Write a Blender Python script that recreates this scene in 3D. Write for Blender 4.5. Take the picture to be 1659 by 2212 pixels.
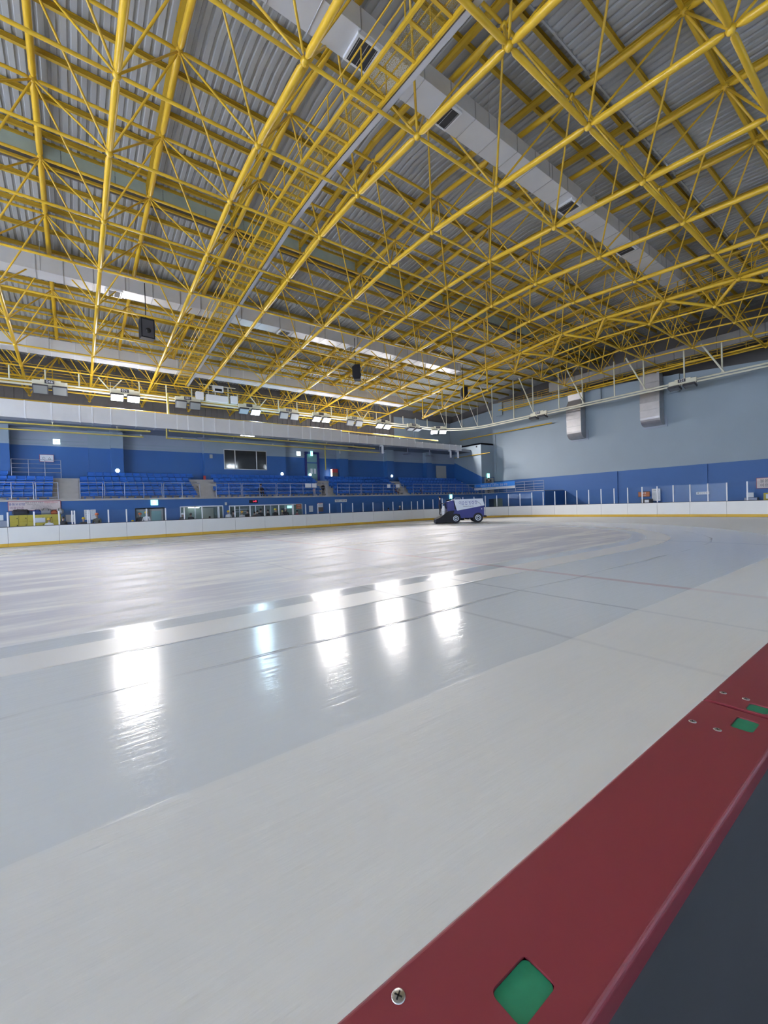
import bpy, math, random
from math import sin, cos, pi, sqrt, hypot, atan2
from mathutils import Vector, Matrix

random.seed(7)
D = bpy.data
S = bpy.context.scene
COL = S.collection
for o in list(D.objects):
    D.objects.remove(o)

# ------------------------------------------------------------------ camera, world, exposure
FOC, YAW, PITCH, ROLL = 898.506, 0.63875, -0.014939, -0.033783
CAM = Vector((0.0, 0.0, 1.55))
_f = Vector((sin(YAW) * cos(PITCH), cos(YAW) * cos(PITCH), sin(PITCH)))
_r = Vector((cos(YAW), -sin(YAW), 0.0))
_u = _r.cross(_f)
R_ = _r * cos(ROLL) + _u * sin(ROLL)
U_ = -_r * sin(ROLL) + _u * cos(ROLL)
cd = D.cameras.new('camera')
cd.sensor_fit = 'VERTICAL'
cd.sensor_height = 36.0
cd.sensor_width = 27.0
cd.lens = 36.0 * FOC / 2212.0
cd.clip_start = 0.02
cd.clip_end = 300
cam = D.objects.new('camera', cd)
COL.objects.link(cam)
m = Matrix((R_, U_, -_f)).transposed().to_4x4()
m.translation = CAM
cam.matrix_world = m
S.camera = cam

w = D.worlds.new('world')
S.world = w
w.use_nodes = True
w.node_tree.nodes['Background'].inputs[0].default_value = (0.55, 0.62, 0.7, 1)
w.node_tree.nodes['Background'].inputs[1].default_value = 0.05
S.view_settings.view_transform = 'Standard'
S.view_settings.look = 'None'
S.view_settings.use_curve_mapping = False
S.view_settings.gamma = 1.0
S.view_settings.exposure = 0.37
LAMP = 480.0      # radiance of a lit floodlight pane
LEFTFILLW = 17500.0    # watts of each unseen left end beam, added to brighten the near ice
NEARW = 2600.0    # watts of each beam on the near lamp rail, behind the viewer


# ------------------------------------------------------------------ helpers
def proj(p):
    v = Vector(p) - CAM
    z = v.dot(_f)
    if z < 0.05:
        return None
    return (829.5 + FOC * v.dot(R_) / z, 1106 - FOC * v.dot(U_) / z, z)


class MB:
    """collects polygons for ONE mesh"""
    def __init__(self):
        self.v, self.f, self.m, self.sm = [], [], [], []

    def poly(self, pts, mi=0, smooth=False):
        n = len(self.v)
        self.v += [tuple(p) for p in pts]
        self.f.append(tuple(range(n, n + len(pts))))
        self.m.append(mi)
        self.sm.append(smooth)

    def faces(self, vs, fs, mi=0, smooth=False):
        n = len(self.v)
        self.v += [tuple(p) for p in vs]
        for q in fs:
            self.f.append(tuple(n + i for i in q))
            self.m.append(mi)
            self.sm.append(smooth)
        return self

    def box(self, x0, x1, y0, y1, z0, z1, mi=0, M=None):
        vs = [Vector(p) for p in ((x0, y0, z0), (x1, y0, z0), (x1, y1, z0), (x0, y1, z0),
                                  (x0, y0, z1), (x1, y0, z1), (x1, y1, z1), (x0, y1, z1))]
        if M is not None:
            vs = [M @ p for p in vs]
        return self.faces(vs, [(0, 3, 2, 1), (4, 5, 6, 7), (0, 1, 5, 4), (1, 2, 6, 5), (2, 3, 7, 6), (3, 0, 4, 7)], mi)

    def bbox(self, x0, x1, y0, y1, z0, z1, c=0.01, mi=0, M=None):
        """box with chamfered edges (top/bottom rings inset)"""
        def ring(z, i):
            return [(x0 + i, y0 + c, z), (x0 + c, y0 + i, z), (x1 - c, y0 + i, z), (x1 - i, y0 + c, z),
                    (x1 - i, y1 - c, z), (x1 - c, y1 - i, z), (x0 + c, y1 - i, z), (x0 + i, y1 - c, z)]
        rings = [ring(z0, c), ring(z0 + c, 0), ring(z1 - c, 0), ring(z1, c)]
        vs = [Vector(p) for r in rings for p in r]
        if M is not None:
            vs = [M @ p for p in vs]
        fs = [tuple(reversed(range(8))), tuple(range(24, 32))]
        for k in range(3):
            for i in range(8):
                j = (i + 1) % 8
                fs.append((k * 8 + i, k * 8 + j, k * 8 + 8 + j, k * 8 + 8 + i))
        return self.faces(vs, fs, mi)

    def tube(self, p0, p1, r, n=8, r1=None, mi=0, caps=True):
        p0, p1 = Vector(p0), Vector(p1)
        d = (p1 - p0)
        if d.length < 1e-6:
            return self
        d.normalize()
        a = d.orthogonal().normalized()
        b = d.cross(a)
        r1 = r if r1 is None else r1
        vs = [p0 + (a * cos(2 * pi * i / n) + b * sin(2 * pi * i / n)) * r for i in range(n)]
        vs += [p1 + (a * cos(2 * pi * i / n) + b * sin(2 * pi * i / n)) * r1 for i in range(n)]
        fs = [(i, (i + 1) % n, n + (i + 1) % n, n + i) for i in range(n)]
        self.faces(vs, fs, mi, True)
        if caps:
            self.faces(vs, [tuple(reversed(range(n))), tuple(range(n, 2 * n))], mi)
        return self

    def path(self, pts, r, n=8, mi=0):
        for i in range(len(pts) - 1):
            self.tube(pts[i], pts[i + 1], r, n, mi=mi)
        return self

    def lathe(self, prof, n=16, M=None, mi=0):
        """prof: (radius, z) list, around z"""
        M = M or Matrix.Identity(4)
        vs = []
        for (r, z) in prof:
            for i in range(n):
                vs.append(M @ Vector((r * cos(2 * pi * i / n), r * sin(2 * pi * i / n), z)))
        fs = []
        for k in range(len(prof) - 1):
            for i in range(n):
                j = (i + 1) % n
                fs.append((k * n + i, k * n + j, (k + 1) * n + j, (k + 1) * n + i))
        self.faces(vs, fs, mi, True)
        self.faces(vs, [tuple(reversed(range(n))), tuple(range((len(prof) - 1) * n, len(prof) * n))], mi)
        return self

    def prism(self, pts, x0, x1, axis='x', mi=0):
        """polygon (u,v) extruded; axis x: (x,u,v); y: (u,y,v); z: (u,v,z)"""
        def P(u, v, t):
            return (t, u, v) if axis == 'x' else (u, t, v) if axis == 'y' else (u, v, t)
        n = len(pts)
        vs = [P(u, v, x0) for u, v in pts] + [P(u, v, x1) for u, v in pts]
        fs = [tuple(reversed(range(n))), tuple(range(n, 2 * n))]
        fs += [(i, (i + 1) % n, n + (i + 1) % n, n + i) for i in range(n)]
        return self.faces(vs, fs, mi)

    def mesh(self, name, mats):
        me = D.meshes.new(name)
        me.from_pydata(self.v, [], self.f)
        mats = mats if isinstance(mats, (list, tuple)) else [mats]
        for x in mats:
            me.materials.append(x)
        me.polygons.foreach_set('material_index', self.m)
        me.polygons.foreach_set('use_smooth', self.sm)
        me.update()
        return me

    def build(self, name, mats, parent=None, loc=None):
        o = D.objects.new(name, self.mesh(name, mats))
        COL.objects.link(o)
        if parent is not None:
            o.parent = parent
        if loc is not None:
            o.location = loc
        return o


def link(name, me, parent=None, loc=(0, 0, 0), rot=None):
    o = D.objects.new(name, me)
    COL.objects.link(o)
    o.parent = parent
    o.location = loc
    if rot:
        o.rotation_euler = rot
    return o


def tag(o, label, cat, group=None, kind=None):
    o['label'] = label
    o['category'] = cat
    if group:
        o['group'] = group
    if kind:
        o['kind'] = kind
    return o


def struct(o):
    o['kind'] = 'structure'
    return o


def thing(name, label, cat, loc=(0, 0, 0), rz=0.0, group=None):
    o = D.objects.new(name, None)
    o.empty_display_size = 0.2
    COL.objects.link(o)
    o.location = loc
    o.rotation_euler = (0, 0, rz)
    return tag(o, label, cat, group)


def copy_tree(o, parent=None):
    c = o.copy()
    COL.objects.link(c)
    c.parent = parent
    for ch in list(o.children):
        copy_tree(ch, c)
    return c


# ------------------------------------------------------------------ materials
def mat(name, col, rough=0.5, metal=0.0, spec=0.5, emis=None, es=0.0, noise=0.0, nscale=6.0, bump=0.0, bscale=40.0, stretch=(1, 1, 1)):
    mt = D.materials.new(name)
    mt.use_nodes = True
    nt = mt.node_tree
    b = nt.nodes['Principled BSDF']
    b.inputs['Base Color'].default_value = (*col, 1)
    b.inputs['Roughness'].default_value = rough
    b.inputs['Metallic'].default_value = metal
    b.inputs['Specular IOR Level'].default_value = spec
    if emis:
        b.inputs['Emission Color'].default_value = (*emis, 1)
        b.inputs['Emission Strength'].default_value = es
    if noise or bump:
        tc = nt.nodes.new('ShaderNodeTexCoord')
        mp = nt.nodes.new('ShaderNodeMapping')
        mp.inputs['Scale'].default_value = stretch
        nt.links.new(tc.outputs['Object'], mp.inputs[0])
    if noise:
        nz = nt.nodes.new('ShaderNodeTexNoise')
        nz.inputs['Scale'].default_value = nscale
        nz.inputs['Detail'].default_value = 5
        nt.links.new(mp.outputs[0], nz.inputs['Vector'])
        mx = nt.nodes.new('ShaderNodeMix')
        mx.data_type = 'RGBA'
        mx.inputs[6].default_value = (*[c * (1 - noise) for c in col], 1)
        mx.inputs[7].default_value = (*[min(1, c * (1 + noise)) for c in col], 1)
        nt.links.new(nz.outputs['Fac'], mx.inputs[0])
        nt.links.new(mx.outputs[2], b.inputs['Base Color'])
    if bump:
        nb = nt.nodes.new('ShaderNodeTexNoise')
        nb.inputs['Scale'].default_value = bscale
        nb.inputs['Detail'].default_value = 3
        nt.links.new(mp.outputs[0], nb.inputs['Vector'])
        bp = nt.nodes.new('ShaderNodeBump')
        bp.inputs['Strength'].default_value = bump
        bp.inputs['Distance'].default_value = 0.01
        nt.links.new(nb.outputs['Fac'], bp.inputs['Height'])
        nt.links.new(bp.outputs[0], b.inputs['Normal'])
    return mt


M = {}
M['yellow'] = mat('yellow_paint', (0.64, 0.395, 0.020), 0.33, noise=0.12, nscale=1.5)
M['yellow_dull'] = mat('yellow_primer', (0.50, 0.32, 0.022), 0.55, noise=0.1, nscale=1.0)
M['deck'] = mat('galvanised_deck', (0.39, 0.395, 0.39), 0.6, noise=0.1, nscale=0.4)
M['deckdark_shade'] = mat('dark_shaded_cladding', (0.15, 0.14, 0.138), 0.7, noise=0.15, nscale=0.7)  # cladding darkened in colour for the shade on the upper walls
M['duct'] = mat('galvanised_duct', (0.70, 0.70, 0.71), 0.5, 0.35, noise=0.08, nscale=1.5)
M['ductw'] = mat('insulated_duct', (0.74, 0.74, 0.75), 0.45, 0.25, noise=0.06, nscale=1.2)
M['ductdull'] = mat('dull_duct', (0.30, 0.29, 0.28), 0.6, 0.3, noise=0.15, nscale=1.0)
M['ductwall'] = mat('worn_galvanised', (0.46, 0.45, 0.46), 0.38, 0.6, noise=0.15, nscale=2.0)
M['seam'] = mat('duct_flange', (0.45, 0.45, 0.46), 0.35, 0.7)
M['grille'] = mat('dark_grille', (0.03, 0.03, 0.035), 0.6)
M['blue'] = mat('blue_wall_paint', (0.026, 0.11, 0.33), 0.5, noise=0.06, nscale=0.6)
M['lblue'] = mat('light_blue_wall_paint', (0.285, 0.35, 0.405), 0.6, noise=0.05, nscale=0.5)
M['lgrey'] = mat('pale_grey_blue_paint', (0.30, 0.345, 0.42), 0.6, noise=0.05, nscale=0.5)
M['strip'] = mat('fibreglass_strip', (0.42, 0.50, 0.45), 0.6, noise=0.25, nscale=1.2)
M['concrete'] = mat('concrete', (0.46, 0.44, 0.42), 0.8, noise=0.12, nscale=2)
M['rubber'] = mat('dark_rubber', (0.045, 0.046, 0.051), 0.6, noise=0.25, nscale=3)
M['matting'] = mat('maroon_matting', (0.07, 0.045, 0.09), 0.8, noise=0.2, nscale=3)
M['board'] = mat('white_board', (0.80, 0.80, 0.79), 0.4, noise=0.03, nscale=1.5)
M['kick'] = mat('yellow_kickplate', (0.62, 0.38, 0.03), 0.45)
M['red'] = mat('red_cap', (0.215, 0.030, 0.042), 0.36, noise=0.06, nscale=5)
M['green'] = mat('green_inset', (0.012, 0.19, 0.095), 0.6, noise=0.2, nscale=60)
M['steel'] = mat('steel', (0.55, 0.55, 0.55), 0.3, 0.9)
M['railgrey'] = mat('painted_rail', (0.30, 0.32, 0.40), 0.4, 0.3)
M['cream'] = mat('cream_paint', (0.72, 0.70, 0.55), 0.45)
M['black'] = mat('black_plastic', (0.012, 0.012, 0.016), 0.7, spec=0.2)
M['dkgrey'] = mat('dark_grey', (0.05, 0.05, 0.06), 0.5)
M['seat'] = mat('blue_seat_plastic', (0.02, 0.13, 0.52), 0.32, noise=0.08, nscale=3)
M['white'] = mat('white_paint', (0.82, 0.83, 0.85), 0.4)
M['paper'] = mat('paper', (0.80, 0.82, 0.86), 0.7)
M['navy'] = mat('navy_paint', (0.018, 0.022, 0.16), 0.3)
M['tank'] = mat('white_tank', (0.72, 0.76, 0.82), 0.35)
M['tyre'] = mat('tyre', (0.012, 0.012, 0.02), 0.7)
M['postw'] = mat('white_post', (0.85, 0.86, 0.9), 0.35)
M['roomback'] = mat('reception_wall', (0.30, 0.37, 0.33), 0.7, noise=0.1, nscale=2)
M['lockery'] = mat('yellow_locker', (0.50, 0.40, 0.03), 0.5)
M['glasspale'] = mat('lamp_glass_off', (0.20, 0.21, 0.21), 0.35)
M['lit'] = mat('lamp_glass_lit', (0.9, 0.9, 0.9), 0.3, emis=(1.0, 0.95, 0.92), es=LAMP)
M['litcool'] = mat('lamp_glass_lit_cool', (0.9, 0.9, 0.9), 0.3, emis=(0.55, 0.82, 1.0), es=LAMP * 0.55)
M['tubelit'] = mat('tube_lit', (0.9, 0.9, 0.9), 0.3, emis=(0.95, 1.0, 1.0), es=6)
M['exitlit'] = mat('exit_sign_lit', (0.2, 0.8, 0.6), 0.4, emis=(0.35, 1.0, 0.85), es=1.6)
M['exitwhite'] = mat('exit_figure_white', (0.8, 0.95, 0.9), 0.4, emis=(0.85, 1.0, 0.97), es=1.9)
M['redled'] = mat('red_led', (0.5, 0.02, 0.04), 0.4, emis=(1.0, 0.05, 0.12), es=2.5)
M['cyanled'] = mat('cyan_screen', (0.3, 0.8, 0.9), 0.4, emis=(0.5, 0.95, 1.0), es=1.2)
M['skin'] = mat('skin', (0.52, 0.33, 0.25), 0.5)
M['inkblue'] = mat('ink_blue', (0.03, 0.05, 0.30), 0.6)
M['inkpurple'] = mat('ink_purple', (0.22, 0.06, 0.16), 0.6)
M['inkgrey'] = mat('ink_grey', (0.10, 0.10, 0.12), 0.6)
M['inkred'] = mat('ink_red', (0.5, 0.05, 0.05), 0.6)
M['bannerbg'] = mat('banner_cloth', (0.66, 0.58, 0.57), 0.7)
M['bannerred'] = mat('banner_edge', (0.35, 0.06, 0.10), 0.7)
M['bannerblue'] = mat('banner_blue', (0.03, 0.24, 0.75), 0.6)
M['orange'] = mat('orange_panel', (0.45, 0.13, 0.04), 0.5)
M['doorglass'] = mat('door_green_glass', (0.20, 0.36, 0.36), 0.2)
M['tint'] = mat('tinted_glass', (0.02, 0.022, 0.024), 0.06, spec=0.35)
M['greydoor'] = mat('grey_shutter', (0.36, 0.36, 0.34), 0.6)
M['brown'] = mat('brown_stain', (0.16, 0.12, 0.09), 0.7)


def cloth(name, c):
    k = 'cl_' + name
    if k not in M:
        M[k] = mat(name, c, 0.85, noise=0.1, nscale=8)
    return M[k]


def glass_mat():
    mt = D.materials.new('clear_glass')
    mt.use_nodes = True
    nt = mt.node_tree
    nt.nodes.remove(nt.nodes['Principled BSDF'])
    out = nt.nodes['Material Output']
    tr = nt.nodes.new('ShaderNodeBsdfTransparent')
    tr.inputs[0].default_value = (0.95, 0.97, 0.98, 1)
    gl = nt.nodes.new('ShaderNodeBsdfGlossy')
    gl.inputs['Roughness'].default_value = 0.04
    fr = nt.nodes.new('ShaderNodeFresnel')
    fr.inputs[0].default_value = 1.22
    mx = nt.nodes.new('ShaderNodeMixShader')
    nt.links.new(fr.outputs[0], mx.inputs[0])
    nt.links.new(tr.outputs[0], mx.inputs[1])
    nt.links.new(gl.outputs[0], mx.inputs[2])
    nt.links.new(mx.outputs[0], out.inputs[0])
    return mt


M['glass'] = glass_mat()


def mesh_mat():
    """expanded-metal catwalk floor: yellow strands with holes"""
    mt = D.materials.new('expanded_metal')
    mt.use_nodes = True
    nt = mt.node_tree
    b = nt.nodes['Principled BSDF']
    b.inputs['Base Color'].default_value = (0.36, 0.25, 0.03, 1)
    b.inputs['Roughness'].default_value = 0.5
    tc = nt.nodes.new('ShaderNodeTexCoord')
    vo = nt.nodes.new('ShaderNodeTexVoronoi')
    vo.feature = 'DISTANCE_TO_EDGE'
    vo.inputs['Scale'].default_value = 28
    nt.links.new(tc.outputs['Object'], vo.inputs['Vector'])
    lt = nt.nodes.new('ShaderNodeMath')
    lt.operation = 'LESS_THAN'
    lt.inputs[1].default_value = 0.07
    nt.links.new(vo.outputs['Distance'], lt.inputs[0])
    nt.links.new(lt.outputs[0], b.inputs['Alpha'])
    return mt


M['xmesh'] = mesh_mat()

YM, GAP, SL, ZB, HT = 15.2628, 3.1145, 0.079647, 13.85, 3.1504
AX, BY, X0, Y0 = 4.0112, 3.5560, 5.3921, 13.7055


def ice_mat():
    mt = D.materials.new('resurfaced_ice')
    mt.use_nodes = True
    nt = mt.node_tree
    N, L = nt.nodes, nt.links
    b = N['Principled BSDF']
    tc = N.new('ShaderNodeTexCoord')
    sx = N.new('ShaderNodeSeparateXYZ')
    L.new(tc.outputs['Object'], sx.inputs[0])

    def math(op, a, bb=None, cc=None, clamp=False):
        n = N.new('ShaderNodeMath')
        n.operation = op
        n.use_clamp = clamp
        for i, q in enumerate((a, bb, cc)):
            if q is None:
                continue
            if isinstance(q, (int, float)):
                n.inputs[i].default_value = q
            else:
                L.new(q, n.inputs[i])
        return n.outputs[0]

    def ss(x, e0, e1):
        n = N.new('ShaderNodeMapRange')
        n.interpolation_type = 'SMOOTHSTEP'
        L.new(x, n.inputs[0])
        n.inputs[1].default_value, n.inputs[2].default_value = e0, e1
        n.inputs[3].default_value, n.inputs[4].default_value = 0, 1
        return n.outputs[0]

    def noise(scale, stretch, detail=4, rough=0.55):
        mp = N.new('ShaderNodeMapping')
        mp.inputs['Scale'].default_value = stretch
        L.new(tc.outputs['Object'], mp.inputs[0])
        n = N.new('ShaderNodeTexNoise')
        n.inputs['Scale'].default_value = scale
        n.inputs['Detail'].default_value = detail
        n.inputs['Roughness'].default_value = rough
        L.new(mp.outputs[0], n.inputs['Vector'])
        return n.outputs['Fac']

    wob = math('MULTIPLY', math('SUBTRACT', noise(0.35, (1, 1, 1), 2), 0.5), 0.25)
    dx = math('MAXIMUM', math('SUBTRACT', sx.outputs[0], 14.5), 0.0)
    dy = math('SUBTRACT', sx.outputs[1], YM)
    d = math('ADD', math('SQRT', math('ADD', math('MULTIPLY', dx, dx), math('MULTIPLY', dy, dy))), wob)

    def band(x, lo, hi, e=0.04):
        return math('MULTIPLY', ss(x, lo - e, lo + e), math('SUBTRACT', 1.0, ss(x, hi - e, hi + e)))
    outer = ss(d, 12.72, 12.80)
    wet = band(d, 9.75, 12.76)
    stripe = band(d, 9.0, 9.75)
    wet2 = band(d, 8.45, 9.0, 0.15)
    old = math('SUBTRACT', 1.0, ss(d, 8.3, 8.6))
    streak = noise(0.9, (0.22, 1.5, 1), 7, 0.65)
    fine = noise(7.0, (0.16, 1.7, 1), 5, 0.6)
    blot = noise(0.16, (1, 1, 1), 3)
    scr = ss(streak, 0.42, 0.64)

    def mixc(fac, a, c):
        n = N.new('ShaderNodeMix')
        n.data_type = 'RGBA'
        L.new(fac, n.inputs[0])
        for i, q in ((6, a), (7, c)):
            if isinstance(q, tuple):
                n.inputs[i].default_value = (*q, 1)
            else:
                L.new(q, n.inputs[i])
        return n.outputs[2]
    oldc = mixc(scr, (0.63, 0.64, 0.73), (0.89, 0.90, 0.92))
    outc = mixc(fine, (0.83, 0.85, 0.87), (0.88, 0.89, 0.90))
    wetc = mixc(blot, (0.78, 0.83, 0.89), (0.81, 0.85, 0.90))
    c = mixc(old, wetc, oldc)
    c = mixc(stripe, c, (0.87, 0.88, 0.90))
    c = mixc(outer, c, outc)
    # painted markings frozen under the surface
    jit = math('MULTIPLY', math('SUBTRACT', noise(1.2, (1, 1, 1), 2), 0.5), 0.08)
    xx = math('ADD', sx.outputs[0], jit)
    for x_, hw, cc, k in ((8.15, 0.09, (0.62, 0.40, 0.46), 0.55), (6.16, 0.03, (0.42, 0.46, 0.55), 0.6),
                          (4.40, 0.03, (0.45, 0.48, 0.55), 0.4), (16.6, 0.05, (0.40, 0.47, 0.62), 0.55)):
        mk = math('MULTIPLY', band(xx, x_ - hw, x_ + hw, 0.03), k)
        mk = math('MULTIPLY', mk, math('SUBTRACT', 1.0, math('MULTIPLY', outer, 0.65)))
        c = mixc(mk, c, cc)
    # ridge left by the resurfacer blade
    ridge = math('MAXIMUM', band(d, 10.88, 10.93, 0.02), math('MAXIMUM', band(d, 9.72, 9.77, 0.02), 0.0))
    ridge = math('MULTIPLY', ridge, ss(noise(0.5, (0.6, 1, 1), 3), 0.38, 0.6))
    c = mixc(math('MULTIPLY', ridge, 0.5), c, (0.30, 0.31, 0.36))
    L.new(c, b.inputs['Base Color'])
    r = math('ADD', 0.16, math('MULTIPLY', outer, 0.30))
    r = math('ADD', r, math('MULTIPLY', old, math('ADD', 0.28, math('MULTIPLY', scr, 0.2))))
    r = math('ADD', r, math('MULTIPLY', stripe, 0.2))
    L.new(r, b.inputs['Roughness'])
    b.inputs['IOR'].default_value = 1.31
    b.inputs['Specular IOR Level'].default_value = 0.32
    hgt = math('ADD', math('MULTIPLY', fine, math('ADD', 0.45, math('MULTIPLY', outer, 0.3))), math('MULTIPLY', streak, 0.25))
    hgt = math('ADD', hgt, math('MULTIPLY', ridge, 2.0))
    bp = N.new('ShaderNodeBump')
    bp.inputs['Strength'].default_value = 0.6
    bp.inputs['Distance'].default_value = 0.014
    L.new(hgt, bp.inputs['Height'])
    L.new(bp.outputs[0], b.inputs['Normal'])
    return mt


M['ice'] = ice_mat()

_tx = {}


def text_mesh(txt, size, m_):
    """flat lettering in the xz plane, centred, reading along +x, seen from -y"""
    cu = D.curves.new('lettering', 'FONT')
    cu.body = txt
    cu.size = size
    cu.align_x = 'CENTER'
    cu.align_y = 'CENTER'
    cu.extrude = 0.002
    cu.resolution_u = 2
    o = D.objects.new('lettering', cu)
    COL.objects.link(o)
    dg = bpy.context.evaluated_depsgraph_get()
    me = D.meshes.new_from_object(o.evaluated_get(dg))
    D.objects.remove(o)
    D.curves.remove(cu)
    me.materials.clear()
    me.materials.append(m_)
    return me


def lettering(txt, size, m_, parent, loc, rz=0.0, sx=1.0, name='lettering'):
    o = link(name, text_mesh(txt, size, m_), parent, loc, (pi / 2, 0, rz))
    o.scale = (sx, 1, 1)
    return o


# ================================================================== SETTING
def zbot(y):
    return ZB - SL * max(0.0, abs(y - YM) - GAP / 2)


def ztop(y):
    return ZB + HT + SL * GAP / 2 - SL * abs(y - YM)


def zdeck(y):
    return 16.92 - SL * (abs(y - YM) - 7.74)


# --- ice and surrounding floor
ice_pts = []


def rink_outline(off=0.0, n=10, y_near=0.30, y_far=29.9, x_end=35.5, x_start=-26.0):
    R = 8.5
    pts = [(x_start, y_near - off)]
    for k in range(n + 1):
        t = -pi / 2 + (pi / 2) * k / n
        pts.append((x_end - R + (R + off) * cos(t), y_near + R + (R + off) * sin(t)))
    for k in range(n + 1):
        t = (pi / 2) * k / n
        pts.append((x_end - R + (R + off) * cos(t), y_far - R + (R + off) * sin(t)))
    pts.append((x_start, y_far + off))
    return pts


mb = MB()
out = rink_outline(0.12)
mb.poly([(x, y, 0.0) for x, y in out])
mb.poly([(x, y, -0.15) for x, y in reversed(out)])
for i in range(len(out)):
    (xa, ya), (xb, yb) = out[i], out[(i + 1) % len(out)]
    mb.poly([(xa, ya, -0.15), (xb, yb, -0.15), (xb, yb, 0), (xa, ya, 0)])
ice = mb.build('ice_sheet', M['ice'])
tag(ice, 'pale wet rink ice with resurfacing bands and lamp reflections, filling the rink', 'ice', kind='structure')

mb = MB()
mb.box(-26, 48, -15, 46, -0.4, -0.16)
struct(mb.build('floor', M['rubber']))
mb = MB()                                   # walkway around the rink, outside the boards
mb.box(-26, 36.5, 30.06, 34.0, -0.15, 0.02)
mb.box(35.66, 44.5, -15, 30.06, -0.15, 0.02)
mb.box(36.5, 44.5, 30.06, 35.3, -0.15, 0.02)
struct(mb.build('floor_walkway', M['matting']))
mb = MB()
mb.box(-26, 35.6, -15, 0.17, -0.15, 0.02)
struct(mb.build('floor_near', M['rubber']))

# --- roof deck: corrugated sheets with real ribs along y
def ribs(x0, x1, pitch=0.30, dep=0.06):
    out = []
    x = x0
    while x < x1:
        out += [(x, 0.0), (x + pitch * 0.52, 0.0), (x + pitch * 0.62, dep), (x + pitch * 0.9, dep)]
        x += pitch
    return out


def deck_sheet(name, ya, yb, za, zb):
    prof = ribs(-22, 48.5)
    mb = MB()
    n = len(prof)
    vs = [(x, ya, za + dz) for x, dz in prof] + [(x, yb, zb + dz) for x, dz in prof]
    mb.faces(vs, [(i, n + i, n + i + 1, i + 1) for i in range(n - 1)])
    return mb.build(name, M['deck'])


ceil = D.objects.new('ceiling', None)
COL.objects.link(ceil)
struct(ceil)
YL, YR = YM - 7.74, YM + 7.74
for nm, ya, yb, za, zb in (('roof_sheet', -16, YL, zdeck(-16), zdeck(YL)), ('roof_sheet', YR, 47, zdeck(YR), zdeck(47)),
                           ('roof_sheet', YL - 0.4, YM, 17.66, 18.28), ('roof_sheet', YM, YR + 0.4, 18.28, 17.66)):
    deck_sheet(nm, ya, yb, za, zb).parent = ceil
# monitor: pale fibreglass strips in the step of the roof
for ys in (YR, YL):
    mb = MB()
    x = -22.0
    while x < 48:
        mb.box(x + 0.015, x + 2.0, ys - 0.01, ys + 0.02, 16.94, 17.62)
        x += 2.0056
    if ys == YL:
        mb = MB()
        mb.box(-22, 48, ys - 0.03, ys + 0.03, zdeck(YL) - .05, 17.70)
        mb.build('step_flashing', M['deck'], ceil)
        continue
    mb.build('skylight_strip', M['strip'], ceil)
    mb = MB()
    mb.box(-22, 48, ys - 0.10, ys, 16.60, 16.70)
    mb.box(-22, 48, ys - 0.12, ys - 0.02, 17.60, 17.72)
    mb.build('strip_rail', M['yellow_dull'], ceil)
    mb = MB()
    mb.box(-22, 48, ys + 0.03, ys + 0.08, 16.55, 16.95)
    mb.build('strip_upstand', M['deckdark_shade'], ceil)
    for k in range(18):
        x = X0 + (k - 6.5) * AX
        if -22 < x < 48:
            mb = MB()
            mb.box(x - 0.05, x + 0.05, ys - 0.12, ys - 0.02, 16.62, 17.64)
            mb.build('strip_post', M['yellow_dull'], ceil)

# --- end wall (right), top edge slopes
mb = MB()
yw = [-15, 35.3]
def ztopw(y):
    return 14.42 - 0.086 * (35.3 - y)
for za, zb_, mi in ((0, 4.27, 1),):
    mb.box(44.5, 45.0, -15, 35.3, za, zb_, mi)
mb.prism([(-15, 4.27), (28.05, 4.27), (28.05, 5.22), (28.05, 10.25), (28.05, ztopw(28.05)), (-15, ztopw(-15))], 44.5, 45.0, 'x', 0)
mb.prism([(28.05, 4.27), (34.95, 4.27), (34.95, 5.22), (28.05, 5.22)], 44.5, 45.0, 'x', 0)
mb.prism([(28.05, 5.22), (34.95, 5.22), (34.95, ztopw(34.95)), (28.05, ztopw(28.05))], 44.62, 45.0, 'x', 0)
mb.prism([(28.05, 10.25), (34.95, 10.6), (34.95, ztopw(34.95)), (28.05, ztopw(28.05))], 44.5, 44.62, 'x', 0)
mb.prism([(34.95, 4.27), (35.3, 4.27), (35.3, ztopw(35.3)), (34.95, ztopw(34.95))], 44.5, 45.0, 'x', 0)
wr = struct(mb.build('wall_right', [M['lblue'], M['blue']]))
mb = MB()
for ya in (19.8, 12.3):
    mb.box(44.42, 44.5, ya, ya + 0.78, 0, 4.27, 0)
mb.build('pilaster', M['blue'], wr)
for ya, hgt in ((14.2, ztopw(14.2)), (21.2, ztopw(21.2)), (33.6, ztopw(33.6))):
    mb = MB()
    mb.box(44.3, 44.5, ya, ya + 1.0, hgt - 1.6, hgt + 0.02)
    mb.build('pilaster', M['lblue'], wr)
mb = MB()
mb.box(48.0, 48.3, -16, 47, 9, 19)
struct(mb.build('wall_right_upper', M['deckdark_shade']))  # dark tone stands for the shaded void under the roof
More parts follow.
